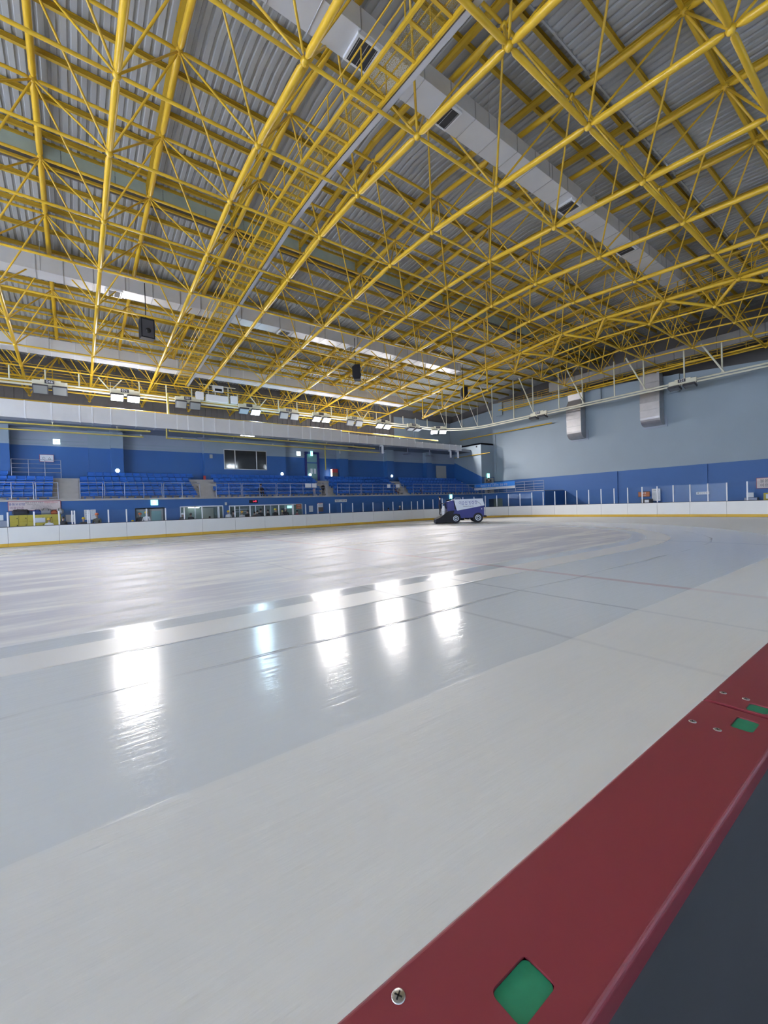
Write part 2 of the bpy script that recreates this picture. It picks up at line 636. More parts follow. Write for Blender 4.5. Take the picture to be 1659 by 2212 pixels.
# recessed upper corner and the stand's side wall
mb = MB()
mb.prism([(35.3, 9.2), (45.5, 9.2), (45.5, 13.9), (35.3, 14.4)], 47.0, 47.3, 'x', 0)
mb.box(42.0, 47.2, 35.3, 46, 9.0, 9.2, 0)
mb.box(45.0, 47.2, 35.0, 35.3, 9.2, 14.4, 0)
struct(mb.build('wall_corner', M['lblue']))
mb = MB()
mb.prism([(35.3, 4.85), (40, 7.1), (40, 9.2), (35.3, 9.2)], 42.0, 42.3, 'x', 0)
mb.prism([(35.3, 0), (40, 0), (40, 7.1), (35.3, 4.85)], 42.0, 42.3, 'x', 1)
mb.box(42.3, 44.5, 35.3, 35.6, 4.85, 9.2, 0)
mb.box(42.3, 44.5, 35.3, 35.6, 0, 4.85, 1)
struct(mb.build('wall_stand_side', [M['lblue'], M['blue']]))

# --- back wall of the stand: blue below, pale bands above, projecting bays
mb = MB()
mb.box(-26, 42, 40.0, 40.3, 2.6, 6.88, 0)
mb.box(-26, 42, 40.0, 40.3, 6.88, 8.5, 1)
wb = struct(mb.build('wall_back', [M['blue'], M['lgrey']]))
mb = MB()
mb.box(-26, 42, 39.95, 40.0, 7.0, 7.12)
mb.box(-26, 42, 39.95, 40.0, 7.28, 7.36)
mb.build('wall_moulding', M['lblue'], wb)
for xa, xb, yf in ((-6.0, -3.55, 39.3), (2.45, 3.3, 39.3), (23.4, 24.5, 39.3), (29.9, 30.9, 39.3), (36.2, 37.1, 39.3), (1.0, 2.45, 39.85)):
    mb = MB()
    mb.box(xa, xb, yf, 40.0, 2.6, 6.85, 0)
    mb.box(xa, xb, yf, 40.0, 6.85, 8.3, 1)
    mb.box(xa - .02, xb + .02, yf - .02, 40.0, 7.05, 7.15, 1)
    mb.build('pilaster', [M['blue'], M['lblue']], wb)


def wall_holes(mb, x0, x1, z0, z1, ya, yb, holes, mi=0):
    """wall slab in the xz plane with rectangular openings (x0,x1,z0,z1)"""
    xs = sorted(set([x0, x1] + [h[0] for h in holes] + [h[1] for h in holes]))
    for xa, xb in zip(xs[:-1], xs[1:]):
        xm = (xa + xb) / 2
        cut = sorted([(h[2], h[3]) for h in holes if h[0] < xm < h[1]])
        z = z0
        for c0, c1 in cut:
            if c0 > z:
                mb.box(xa, xb, ya, yb, z, c0, mi)
            z = max(z, c1)
        if z < z1:
            mb.box(xa, xb, ya, yb, z, z1, mi)


# projecting bay with the commentary window
mb = MB()
wx0, wx1, wz0, wz1 = 11.15, 15.2, 5.40, 7.25
wall_holes(mb, 9.45, 17.2, 2.6, 6.8, 39.4, 39.6, [(wx0, wx1, wz0, 6.8)], 0)
wall_holes(mb, 9.45, 17.2, 6.8, 8.3, 39.4, 39.6, [(wx0, wx1, 6.8, wz1)], 1)
mb.box(9.45, 9.6, 39.6, 40.0, 2.6, 6.8, 0)
mb.box(17.05, 17.2, 39.6, 40.0, 2.6, 6.8, 0)
mb.box(9.45, 9.6, 39.6, 40.0, 6.8, 8.3, 1)
mb.box(17.05, 17.2, 39.6, 40.0, 6.8, 8.3, 1)
mb.build('wall_bay', [M['blue'], M['lblue']], wb)
win = D.objects.new('window_1', None)
COL.objects.link(win)
struct(win)
mb = MB()
for xa, xb in ((wx0, wx0 + .06), (12.12, 12.2), (14.15, 14.23), (wx1 - .06, wx1)):
    mb.box(xa, xb, 39.36, 39.46, wz0, wz1)
mb.box(wx0, wx1, 39.35, 39.47, wz0, wz0 + .07)
mb.box(wx0, wx1, 39.35, 39.47, wz1 - .06, wz1)
mb.build('window_frame', M['steel'], win)
for xa, xb in ((wx0 + .06, 12.12), (12.2, 14.15), (14.23, wx1 - .06)):
    mb = MB()
    mb.box(xa, xb, 39.41, 39.42, wz0 + .07, wz1 - .06)
    mb.build('pane', M['tint'], win)
mb = MB()
mb.box(wx0, wx1, 39.9, 39.95, wz0, wz1)
mb.build('room_blind', M['dkgrey'], win)

# soffit over the stand and the set-back upper wall
mb = MB()
mb.box(-26, 41.9, 36.95, 46, 8.2, 8.5)
struct(mb.build('ceiling_stand', M['lgrey']))
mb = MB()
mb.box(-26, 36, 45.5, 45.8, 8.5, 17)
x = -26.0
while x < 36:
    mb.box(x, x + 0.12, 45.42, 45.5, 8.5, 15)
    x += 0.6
struct(mb.build('wall_back_upper', M['deckdark_shade']))  # shade above the stand duct is put into this wall's colour
mb = MB()
mb.box(36, 47.2, 45.5, 45.8, 9.2, 13.9)
mb.box(39.5, 40.3, 45.2, 45.5, 9.2, 13.9)
struct(mb.build('wall_back_corner', M['lblue']))
mb = MB()
mb.box(-26.3, -26, -15, 46, 0, 18)
struct(mb.build('wall_left', M['lgrey']))
mb = MB()
mb.box(-26, 48, -15.3, -15.0, 0, 16)
struct(mb.build('wall_near', M['lgrey']))
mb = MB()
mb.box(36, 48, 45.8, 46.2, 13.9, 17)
struct(mb.build('wall_back_gap', M['deckdark_shade']))

# ================================================================== GRANDSTAND
NROW = 5
ROWY = [34.95 + 0.88 * k for k in range(NROW)]
ROWZ = [2.72 + 0.41 * k for k in range(NROW)]
AISLES = [(-0.25, -0.27, 1.06), (8.37, 9.10, 1.12), (19.42, 20.78, 0.80), (28.68, 30.73, 0.78)]


def aisle_x(i, y):
    a = AISLES[i]
    return a[0] + (a[1] - a[0]) * (y - 34.0) / 5.0


stand = thing('grandstand', 'blue fronted concrete grandstand with stepped tiers along the far side of the rink', 'grandstand')
for k in range(NROW):
    ya = ROWY[k]
    yb = ROWY[k] + 0.88 if k < NROW - 1 else 40.0
    mb = MB()
    mb.box(-25.9, 41.95, ya, min(yb, 39.95), ROWZ[k] - 0.41, ROWZ[k])
    mb.build('tier', M['concrete'], stand)
mb = MB()
mb.box(-25.9, 40.4, 33.94, 34.95, 2.56, 2.68)
mb.build('front_walkway', M['concrete'], stand)
for i in range(4):
    for k in range(1, NROW):
        for hstep in (0, 1):
            y = ROWY[k] - 0.30 + 0.0
            xc = aisle_x(i, ROWY[k])
            wd = AISLES[i][2]
            zt = ROWZ[k - 1] + 0.205
            if hstep == 0:
                mb = MB()
                mb.box(xc - wd / 2, xc + wd / 2, ROWY[k] - 0.30, ROWY[k], ROWZ[k - 1], zt)
                mb.build('stair_step', M['concrete'], stand)
# front wall with openings to the hire shop
HOLES = [(6.33, 9.39, 0.9, 2.0), (9.9, 16.2, 0.9, 1.97), (3.40, 5.3, 0.0, 1.97), (34.2, 35.0, 0.0, 2.0)]
mb = MB()
wall_holes(mb, -25.9, 40.4, 0, 2.56, 34.0, 34.2, HOLES)
mb.build('front_wall', M['blue'], stand)
for k, (xa, xb, za, zb_) in enumerate(HOLES):
    mb = MB()
    mb.box(xa - .1, xb + .1, 34.95, 35.0, 0, 2.2)
    mb.box(xa - .1, xb + .1, 34.2, 35.0, zb_, zb_ + .08)
    mb.box(xa - .1, xa, 34.2, 35.0, 0, 2.1)
    mb.box(xb, xb + .1, 34.2, 35.0, 0, 2.1)
    mb.build('alcove', M['roomback'] if k < 2 else M['dkgrey'], stand)
mb = MB()
mb.box(-25.9, 40.4, 33.96, 34.0, 0.05, 0.75)
mb.build('wainscot', M['matting'], stand)


def frame_window(name, xs, z0, z1, y, nm):
    w_ = D.objects.new(name, None)
    COL.objects.link(w_)
    struct(w_)
    mb = MB()
    for x in xs:
        mb.box(x - .035, x + .035, y - .02, y + .06, z0, z1)
    mb.box(xs[0], xs[-1], y - .02, y + .06, z1 - .06, z1 + .02)
    mb.box(xs[0], xs[-1], y - .06, y + .1, z0 - .05, z0)
    mb.build('window_frame', M['steel'], w_)
    for xa, xb in zip(xs[:-1], xs[1:]):
        mb = MB()
        mb.box(xa + .04, xb - .04, y + .01, y + .02, z0, z1 - .06)
        mb.build('pane', M['glass'], w_)
    return w_


frame_window('window_2', [6.33, 7.35, 7.86, 9.0, 9.39], 0.9, 2.0, 34.0, 'w')
frame_window('window_3', [9.9, 10.7, 12.0, 13.3, 14.6, 15.3, 16.2], 0.9, 1.97, 34.0, 'w')

# things seen through the hire-shop windows
mb = MB()
mb.box(10.6, 11.6, 34.88, 34.94, 1.62, 1.70)
mb.box(10.6, 11.5, 34.88, 34.94, 1.42, 1.50)
tag(mb.build('price_board', M['paper']), 'pale price board on the back wall inside the long hire shop window', 'notice board')
mb = MB()
mb.bbox(15.05, 15.55, 34.55, 34.6, 1.62, 1.85)
tag(mb.build('lit_screen', M['cyanled']), 'bright cyan lit screen glowing inside the hire shop window', 'screen')
mb = MB()
mb.bbox(14.5, 15.0, 34.5, 34.55, 1.30, 1.65)
tag(mb.build('dark_monitor', M['dkgrey']), 'dark monitor below the cyan screen inside the hire shop window', 'screen')
mb = MB()
mb.box(7.0, 7.8, 34.6, 34.66, 1.88, 1.93)
tag(mb.build('tube_lamp', M['tubelit']), 'lit tube lamp above the shorter hire shop window', 'lamp')
mb = MB()
mb.bbox(8.0, 8.9, 34.8, 34.94, 0.9, 1.85)
tag(mb.build('pale_cupboard', M['cream']), 'pale cupboard standing inside the shorter hire shop window', 'cupboard')
mb = MB()
mb.bbox(12.9, 13.3, 34.8, 34.94, 0.9, 1.85)
tag(mb.build('grey_cupboard', M['greydoor']), 'grey upright cupboard inside the long hire shop window', 'cupboard')

# changing room doorway with a grey double door
dr = D.objects.new('door_1', None)
COL.objects.link(dr)
struct(dr)
for xa, xb in ((3.5, 4.25), (4.32, 5.2)):
    mb = MB()
    mb.box(xa, xb, 34.25, 34.30, 0.02, 1.9)
    o = mb.build('door_leaf', M['greydoor'], dr)
    mb = MB()
    mb.box(xa + .12, xb - .12, 34.235, 34.25, 0.95, 1.75)
    mb.build('door_glass', M['doorglass'], o)
    mb = MB()
    mb.tube((xb - .06, 34.21, 0.9), (xb - .06, 34.21, 1.2), 0.015)
    mb.build('door_handle', M['steel'], o)
mb = MB()
for xa, xb in ((3.42, 3.5), (4.25, 4.32), (5.2, 5.28)):
    mb.box(xa, xb, 34.18, 34.30, 0.02, 1.94)
mb.build('door_frame', M['dkgrey'], dr)
# upper door at the top of the third stairs
dr = D.objects.new('door_2', None)
COL.objects.link(dr)
struct(dr)
mb = MB()
mb.box(19.55, 19.75, 39.86, 40.0, 4.35, 7.35)
mb.box(20.95, 21.2, 39.86, 40.0, 4.35, 7.35)
mb.box(19.55, 21.2, 39.86, 40.0, 7.28, 7.5)
mb.build('door_frame', M['navy'], dr)
mb = MB()
mb.box(19.75, 20.95, 39.93, 39.97, 4.35, 6.3)
leaf = mb.build('door_leaf', M['doorglass'], dr)
mb = MB()
mb.box(19.75, 20.95, 39.93, 39.97, 6.42, 7.28)
mb.build('transom_pane', M['doorglass'], dr)
for k in range(2):
    mb = MB()
    mb.box(20.15 + .4 * k, 20.4 + .4 * k, 39.915, 39.93, 5.2, 5.75)
    mb.build('notice', M['paper'], leaf)
# pale shutter on the right, and the end exit door
dr = D.objects.new('door_3', None)
COL.objects.link(dr)
struct(dr)
mb = MB()
for k in range(10):
    mb.box(38.45, 40.3, 39.93 - 0.012 * (k % 2), 40.0, 4.72 + .19 * k, 4.72 + .19 * (k + 1))
mb.build('shutter', M['greydoor'], dr)
dr = D.objects.new('door_4', None)
COL.objects.link(dr)
struct(dr)
mb = MB()
mb.box(42.5, 44.3, 35.24, 35.3, 2.68, 4.75)
lf = mb.build('door_leaf', M['greydoor'], dr)
for k in range(2):
    mb = MB()
    mb.box(42.75 + .75 * k, 43.05 + .75 * k, 35.225, 35.24, 3.3, 4.5)
    mb.build('door_glass', M['dkgrey'], lf)

# --- seats
mb = MB()
sec = [(-0.21, 0.0), (-0.21, 0.42)]
prof = [(-0.20, 0.02), (-0.22, 0.05), (-0.05, 0.0), (0.10, 0.02), (0.17, 0.10), (0.20, 0.27), (0.225, 0.295), (0.235, 0.27), (0.205, 0.08), (0.14, -0.06), (-0.10, -0.08), (-0.20, -0.03)]
nx = [(-0.235, 0.02), (-0.19, 0.0), (0.19, 0.0), (0.235, 0.02)]
n = len(prof)
vs = []
for (x, e) in nx:
    for i, (y, z) in enumerate(prof):
        vs.append((x, y - e * (1 if i in (3, 4, 5) else 0), z + (e if i < 4 else 0)))
fs = []
for k in range(3):
    for i in range(n):
        j = (i + 1) % n
        fs.append((k * n + i, k * n + j, (k + 1) * n + j, (k + 1) * n + i))
fs += [tuple(reversed(range(n))), tuple(range(3 * n, 4 * n))]
mb.faces(vs, fs, 0, False)
mb.box(-0.05, 0.05, -0.05, 0.10, -0.245, -0.05)
seat_me = mb.mesh('stadium_seat', M['seat'])
ORDN = ['first', 'second', 'third', 'fourth', 'fifth', 'sixth', 'seventh', 'eighth', 'ninth', 'tenth', 'eleventh', 'twelfth', 'thirteenth', 'fourteenth', 'fifteenth', 'sixteenth', 'seventeenth', 'eighteenth', 'nineteenth', 'twentieth',
        'twenty-first', 'twenty-second', 'twenty-third', 'twenty-fourth', 'twenty-fifth', 'twenty-sixth', 'twenty-seventh', 'twenty-eighth', 'twenty-ninth', 'thirtieth']
ORD = ['front', 'second', 'third', 'fourth', 'top']
BLOCK = ['left of the first stairs', 'right of the first stairs', 'right of the second stairs', 'right of the third stairs', 'right of the fourth stairs']
SIDE = {}
occupied = []
places = []
for k in range(NROW):
    ys = ROWY[k] + 0.48
    x = -5.4
    while x < 41.6:
        bl = 0
        ok = True
        for i in range(4):
            xc = aisle_x(i, ROWY[k] + 0.2)
            if abs(x - xc) < AISLES[i][2] / 2 + 0.27:
                ok = False
            if x > xc:
                bl = i + 1
        if k == NROW - 1 and (-3.6 < x < 2.4 or x > 9.2 and False):
            ok = ok and x > 1.0
        if ok:
            p = proj((x, ys, ROWZ[k] + 0.4))
            if p and -30 < p[0] < 1690:
                places.append((hypot(0, p[2]), k, bl, x, ys))
        x += 0.50
num = {}
for k in range(NROW):
    for bl in range(5):
        row = sorted([q for q in places if q[1] == k and q[2] == bl], key=lambda q: q[3] if bl else -q[3])
        for j, q in enumerate(row):
            num[(k, q[3])] = j
places.sort(key=lambda q: q[0])
rest = MB()
cnt = 0
for zc, k, bl, x, ys in places:
    if cnt < 298:
        o = link('stadium_seat', seat_me, None, (x, ys, ROWZ[k] + 0.25))
        tag(o, 'blue plastic seat in the %s row, %s seat %s' % (ORD[k], ORDN[num[(k, x)]], BLOCK[bl]), 'seat',
            'blue seats, %s row, %s' % (ORD[k], BLOCK[bl]))
        cnt += 1
    else:
        for q in seat_me.polygons:
            rest.poly([(seat_me.vertices[i].co.x + x, seat_me.vertices[i].co.y + ys, seat_me.vertices[i].co.z + ROWZ[k] + 0.25) for i in q.vertices])
o = rest.build('distant_seats', M['seat'])
tag(o, 'remaining blue plastic seats in the more distant rows of the far grandstand', 'seats', 'blue seats, distant rows', 'stuff')

# --- guard rails along the stand front
def guard(x0, x1, label, y=34.08, z=2.68):
    t = thing('guard_rail', label, 'railing', (x0, y, z), 0, 'guard rails along the stand front')
    L = x1 - x0
    for zz, r in ((1.08, 0.03), (0.72, 0.018), (0.42, 0.018), (0.14, 0.018)):
        mb = MB()
        mb.tube((0.03, 0, zz), (L - 0.03, 0, zz), r, 8)
        mb.build('rail', M['railgrey'], t)
    npost = max(2, int(round(L / 1.25)) + 1)
    for i in range(npost):
        x = 0.03 + (L - 0.06) * i / (npost - 1)
        mb = MB()
        mb.tube((x, 0, 0), (x, 0, 1.08), 0.025, 8)
        mb.build('post', M['railgrey'], t)
    return t


segs = [(-5.2, -2.0), (-1.95, -0.78), (0.3, 1.6), (1.65, 5.2), (5.25, 7.8), (8.95, 10.95), (11.0, 13.9), (13.95, 18.85), (19.9, 22.6), (22.65, 28.0), (29.3, 33.5), (33.55, 40.45)]
nth = ['first', 'second', 'third', 'fourth', 'fifth', 'sixth', 'seventh', 'eighth', 'ninth', 'tenth', 'eleventh', 'twelfth']
for i, (a, b_) in enumerate(segs):
    guard(a, b_, 'grey tubular guard rail section, %s from the left along the stand front' % nth[i])
t = thing('guard_rail', 'grey tubular guard rail on the upper landing below the small wall sign', 'railing', (-3.4, 38.3, 4.35))
for zz in (1.3, 1.0, .7, .4):
    mb = MB()
    mb.tube((0, 0, zz), (2.7, 0, zz), 0.02)
    mb.build('rail', M['railgrey'], t)
for x in (0, .9, 1.8, 2.7):
    mb = MB()
    mb.tube((x, 0, 0), (x, 0, 1.3), 0.02)
    mb.build('post', M['railgrey'], t)

# --- balcony in the far corner with its rail
bal = thing('corner_balcony', 'blue corner balcony at the far end of the rink', 'balcony')
mb = MB()
mb.box(40.5, 44.4, 25.6, 35.2, 2.45, 2.68)
mb.build('balcony_floor', M['concrete'], bal)
mb = MB()
mb.box(40.45, 40.65, 25.6, 31.0, 0.02, 2.6)
mb.box(40.45, 44.4, 25.5, 25.6, 0.02, 2.6)
mb.box(40.45, 40.65, 31.0, 33.0, 1.95, 2.6)
mb.box(40.45, 40.65, 31.0, 33.0, 0.02, 0.9)
mb.box(40.45, 40.65, 33.0, 34.0, 0.02, 2.6)
mb.build('front_wall', M['blue'], bal)
mb = MB()
mb.box(41.6, 41.7, 28.8, 33.2, 0.02, 2.4)
mb.build('alcove', M['roomback'], bal)
mb = MB()
mb.box(40.52, 40.54, 31.0, 33.0, 0.9, 1.95)
mb.build('pane', M['glass'], bal)
t = thing('guard_rail', 'grey tubular guard rail on the corner balcony behind the blue banner', 'railing')
for zz in (3.72, 3.4, 3.1, 2.85):
    mb = MB()
    mb.tube((40.5, 25.6, zz), (40.5, 34.0, zz), 0.022)
    mb.build('rail', M['railgrey'], t)
for k in range(8):
    mb = MB()
    mb.tube((40.5, 25.6 + 1.2 * k, 2.68), (40.5, 25.6 + 1.2 * k, 3.72), 0.022)
    mb.build('post', M['railgrey'], t)


# ================================================================== DASHER BOARDS
HB = 1.10


def board_unit(p, q, label, group, post_h, posts=(0.0, 0.5), glass=True, th=0.14):
    """one boards module from p to q, ice side on the right-hand side of p->q reversed by caller; local x along, y outwards"""
    p, q = Vector((p[0], p[1], 0)), Vector((q[0], q[1], 0))
    L = (q - p).length
    rz = atan2(q.y - p.y, q.x - p.x)
    t = thing('dasher_board', label, 'rink board', p, rz, group)
    mb = MB()
    mb.bbox(0.006, L - 0.006, 0, 0.02, 0.20, HB - 0.03, 0.004)
    mb.build('panel', M['board'], t)
    mb = MB()
    mb.bbox(0.004, L - 0.004, -0.012, 0.02, 0.015, 0.20, 0.005)
    mb.build('kick_strip', M['kick'], t)
    mb = MB()
    mb.bbox(0.0, L, -0.01, th, HB - 0.03, HB, 0.008)
    mb.build('top_cap', M['dkgrey'] if post_h else M['red'], t)
    mb = MB()
    mb.box(0, L, th - .03, th - .01, 0.02, HB - .03)
    mb.build('back_panel', M['dkgrey'], t)
    if post_h:
        for s_ in posts:
            mb = MB()
            x = s_ * L + 0.02
            mb.bbox(x - 0.035, x + 0.035, 0.02, 0.08, HB, HB + post_h, 0.006)
            mb.build('glass_post', M['postw'], t)
        if glass:
            ed = [s_ * L + 0.02 for s_ in posts] + [L + 0.02]
            for xa, xb in zip(ed[:-1], ed[1:]):
                mb = MB()
                mb.box(xa + .037, xb - .037, 0.046, 0.054, HB + 0.002, HB + post_h - 0.02)
                mb.build('glass_pane', M['glass'], t)
    return t


# far straight: posts measured roughly every 1.06 m
XS = [-7.3, -5.1, -2.92, -0.75, 0.66, 2.52, 4.67, 6.89, 9.08, 11.24, 13.44, 14.55, 16.69, 18.92, 21.04, 23.26, 25.47, 27.0]
for i in range(len(XS) - 1):
    a, b_ = XS[i], XS[i + 1]
    ps = (0.0, 0.5)
    if b_ - a < 1.2:
        ps = (0.0, 0.06)
    lab = 'white dasher board with low glass posts, %s from the left along the stand side' % ORDN[i]
    if abs(a + 0.75) < .01:
        ps = (0.0, 0.42, 0.5, 0.94)
        lab = 'white dasher board gate section with paired posts in front of the lockers'
    board_unit((a, 29.9), (b_, 29.9), lab, 'white boards along the far side of the rink', 0.78, ps)
# corner and end
R = 8.5
arc = []
for k in range(7):
    tt = pi / 2 - (pi / 2) * k / 6
    arc.append((27.0 + R * cos(tt), 21.4 + R * sin(tt)))
for k in range(6):
    board_unit(arc[k], arc[k + 1], 'curved white dasher board in the far corner, %s from the straight' % nth[k],
               'white boards round the far corner', 0.85 + 0.4 * (k + 1) / 6)
ys_ = [21.4 - 2.1 * k for k in range(7)]
for k in range(6):
    board_unit((35.5, ys_[k]), (35.5, ys_[k + 1]), 'white dasher board with tall glass posts, %s along the far right end' % nth[k],
               'white boards along the far right end', 1.24)
for k in range(3):
    t0, t1 = -(pi / 2) * k / 6, -(pi / 2) * (k + 1) / 6
    board_unit((27 + R * cos(t0), 8.8 + R * sin(t0)), (27 + R * cos(t1), 8.8 + R * sin(t1)),
               'white dasher board at the right edge of the view, %s round the near corner' % nth[k],
               'white boards round the near right corner', 1.24)


# near boards with the red cap (in front of the camera)
def near_board(xa, xb, label, insets, screws):
    t = thing('near_dasher_board', label, 'rink board', (0, 0, 0))
    # cap, with square recesses cut through its top skin
    y0, y1, zt, th = 0.185, 0.322, HB, 0.026
    xs = sorted(set([xa, xb] + [v for h_ in insets for v in h_[:2]]))
    mb = MB()
    c = 0.006
    ins = {(round(h_[0], 4), round(h_[1], 4)): h_ for h_ in insets}
    for a, b_ in zip(xs[:-1], xs[1:]):
        h_ = ins.get((round(a, 4), round(b_, 4)))
        if h_ is None:
            mb.poly([(a, y0 + c, zt), (b_, y0 + c, zt), (b_, y1 - c, zt), (a, y1 - c, zt)])
        else:
            mb.poly([(a, y0 + c, zt), (b_, y0 + c, zt), (b_, h_[2], zt), (a, h_[2], zt)])
            mb.poly([(a, h_[3], zt), (b_, h_[3], zt), (b_, y1 - c, zt), (a, y1 - c, zt)])
            d = 0.004
            mb.poly([(a, h_[2], zt - d), (b_, h_[2], zt - d), (b_, h_[2], zt), (a, h_[2], zt)])
            mb.poly([(a, h_[3], zt), (b_, h_[3], zt), (b_, h_[3], zt - d), (a, h_[3], zt - d)])
            mb.poly([(a, h_[2], zt), (a, h_[3], zt), (a, h_[3], zt - d), (a, h_[2], zt - d)])
            mb.poly([(b_, h_[2], zt - d), (b_, h_[3], zt - d), (b_, h_[3], zt), (b_, h_[2], zt)])
    nseg = 5
    for (yc, sg) in ((y1 - c, 1), (y0 + c, -1)):
        pr = [(yc + sg * c * sin(pi / 2 * k / nseg), zt - c + c * cos(pi / 2 * k / nseg)) for k in range(nseg + 1)] + [(yc + sg * c, zt - th)]
        for k in range(len(pr) - 1):
            (ya, za), (yb, zb_) = pr[k], pr[k + 1]
            mb.poly([(xa, ya, za), (xb, ya, za), (xb, yb, zb_), (xa, yb, zb_)][::(1 if sg > 0 else -1)], 0, False)
    mb.poly([(xa, y0, zt - th), (xb, y0, zt - th), (xb, y1, zt - th), (xa, y1, zt - th)])
    mb.poly([(xa, y0, zt - c), (xa, y0 + c, zt), (xa, y1 - c, zt), (xa, y1, zt - c), (xa, y1, zt - th), (xa, y0, zt - th)])
    mb.poly([(xb, y0, zt - c), (xb, y0 + c, zt), (xb, y1 - c, zt), (xb, y1, zt - c), (xb, y1, zt - th), (xb, y0, zt - th)])
    cap = mb.build('top_cap', M['red'], t)
    cap['label'] = 'glossy dark red top cap'
    for h_ in insets:
        mb = MB()
        r = 0.007
        a, b_, ya, yb = h_[0] + .0006, h_[1] - .0006, h_[2] + .0006, h_[3] - .0006
        pts = []
        for (cx, cy, t0) in ((b_ - r, yb - r, 0), (a + r, yb - r, pi / 2), (a + r, ya + r, pi), (b_ - r, ya + r, 1.5 * pi)):
            for k in range(5):
                pts.append((cx + r * cos(t0 + pi / 2 * k / 4), cy + r * sin(t0 + pi / 2 * k / 4)))
        mb.prism(pts, zt - 0.012, zt - 0.0025, 'z')
        g = mb.build('green_inset', M['green'], t)
        g['label'] = 'square green inset plug'
        # rounded red corners of the recess
        mb = MB()
        for (cx, cy, sx_, sy_) in ((h_[1], h_[3], -1, -1), (h_[0], h_[3], 1, -1), (h_[0], h_[2], 1, 1), (h_[1], h_[2], -1, 1)):
            pp = [(cx, cy)]
            for k in range(5):
                an = pi / 2 * k / 4
                pp.append((cx + sx_ * r * (1 - sin(an)), cy + sy_ * r * (1 - cos(an))))
            mb.poly([(u, v, zt) for u, v in pp])
        mb.build('recess_corner', M['red'], t)
    for (sx_, sy_) in screws:
        mb = MB()
        Mx = Matrix.Translation((sx_, sy_, zt))
        mb.lathe([(0.0066, -0.004), (0.0066, 0.0004), (0.0058, 0.0009), (0.0005, 0.0011)], 20, Mx)
        sc = mb.build('screw', M['steel'], t)
        mb = MB()
        mb.box(-0.0038, 0.0038, -0.0007, 0.0007, 0.0008, 0.0013, 0, Mx @ Matrix.Rotation(0.5, 4, 'Z'))
        mb.box(-0.0007, 0.0007, -0.0038, 0.0038, 0.0008, 0.0013, 0, Mx @ Matrix.Rotation(0.5, 4, 'Z'))
        mb.build('cross_slot', M['black'], sc)
    mb = MB()
    mb.bbox(xa, xb, 0.296, 0.312, 0.20, HB - th, 0.002)
    mb.build('panel', M['board'], t)
    mb = MB()
    mb.bbox(xa, xb, 0.290, 0.326, 0.015, 0.2, 0.004)
    mb.build('kick_strip', M['kick'], t)
    mb = MB()
    mb.bbox(xa, xb, 0.205, 0.22, 0.03, HB - th, 0.002)
    mb.build('back_panel', M['rubber'], t)
    mb = MB()
    for k in range(int((xb - xa) / 0.6) + 1):
        x = xa + 0.05 + 0.6 * k
        mb.box(x, x + .05, 0.22, 0.296, 0.02, HB - th)
    mb.build('steel_frame', M['dkgrey'], t)
    return t


near_board(-1.36, 1.090, 'white rink board with dark red cap nearest the camera', [(0.290, 0.343, 0.2175, 0.2525), (1.005, 1.062, 0.2175, 0.2525)],
           [(0.222, 0.302), (0.972, 0.262), (0.972, 0.302), (-0.6, 0.3)])
near_board(1.104, 3.55, 'second rink board with dark red cap, beyond the joint', [(1.110, 1.152, 0.2175, 0.2525)],
           [(1.165, 0.302), (1.165, 0.262), (2.4, 0.3)])
near_board(3.556, 6.0, 'third rink board with dark red cap, further along the near side', [(3.6, 3.65, 0.2175, 0.2525)], [(3.7, 0.3)])

# ================================================================== ICE RESURFACER
z = thing('ice_resurfacer', 'navy and white ice resurfacing machine driving along the far boards', 'vehicle', (24.55, 23.55, 0), -0.70)
mb = MB()                                    # local: rear at -x, front at +x; near side faces -y
pr = [(-0.85, 0.70), (-0.85, 1.35), (-0.80, 1.72), (-0.18, 1.80), (-0.10, 1.05), (2.95, 1.42), (3.0, 0.62), (2.85, 0.42), (0.55, 0.38), (0.40, 0.70)]
mb.prism(pr, -0.98, 0.98, 'y')
body = mb.build('body', M['navy'], z)
mb = MB()
pr = [(-0.14, 1.83), (0.12, 1.02), (0.20, 0.98), (3.02, 1.32), (2.86, 1.83)]
mb.prism(pr, -1.01, 1.01, 'y')
tank = mb.build('snow_tank', M['tank'], z)
mb = MB()
mb.box(-0.14, 2.88, -1.03, 1.03, 1.80, 1.86)
mb.build('tank_rim', M['tank'], tank)
lettering('이순신 빙상장', 0.34, M['inkblue'], tank, (1.32, -1.016, 1.555), 0, 1.0)
lettering('Yisunsin Icearena', 0.14, M['inkgrey'], tank, (1.32, -1.016, 1.30), 0, 1.15)
mb = MB()
arcp = [(2.15 + .55 * sin(k * .22), -1.018, 1.62 - .42 * (1 - cos(k * .22))) for k in range(7)]
mb.path(arcp, 0.012, 5)
mb.build('tank_stripe', M['inkgrey'], tank)
mb = MB()
for sg in (-1,):
    mb.path([(-0.1, -0.7, 1.86), (0.05, -0.7, 1.98), (0.55, -0.7, 1.97), (0.6, -0.7, 1.86)], 0.02, 6)
mb.build('tank_handle', M['steel'], tank)
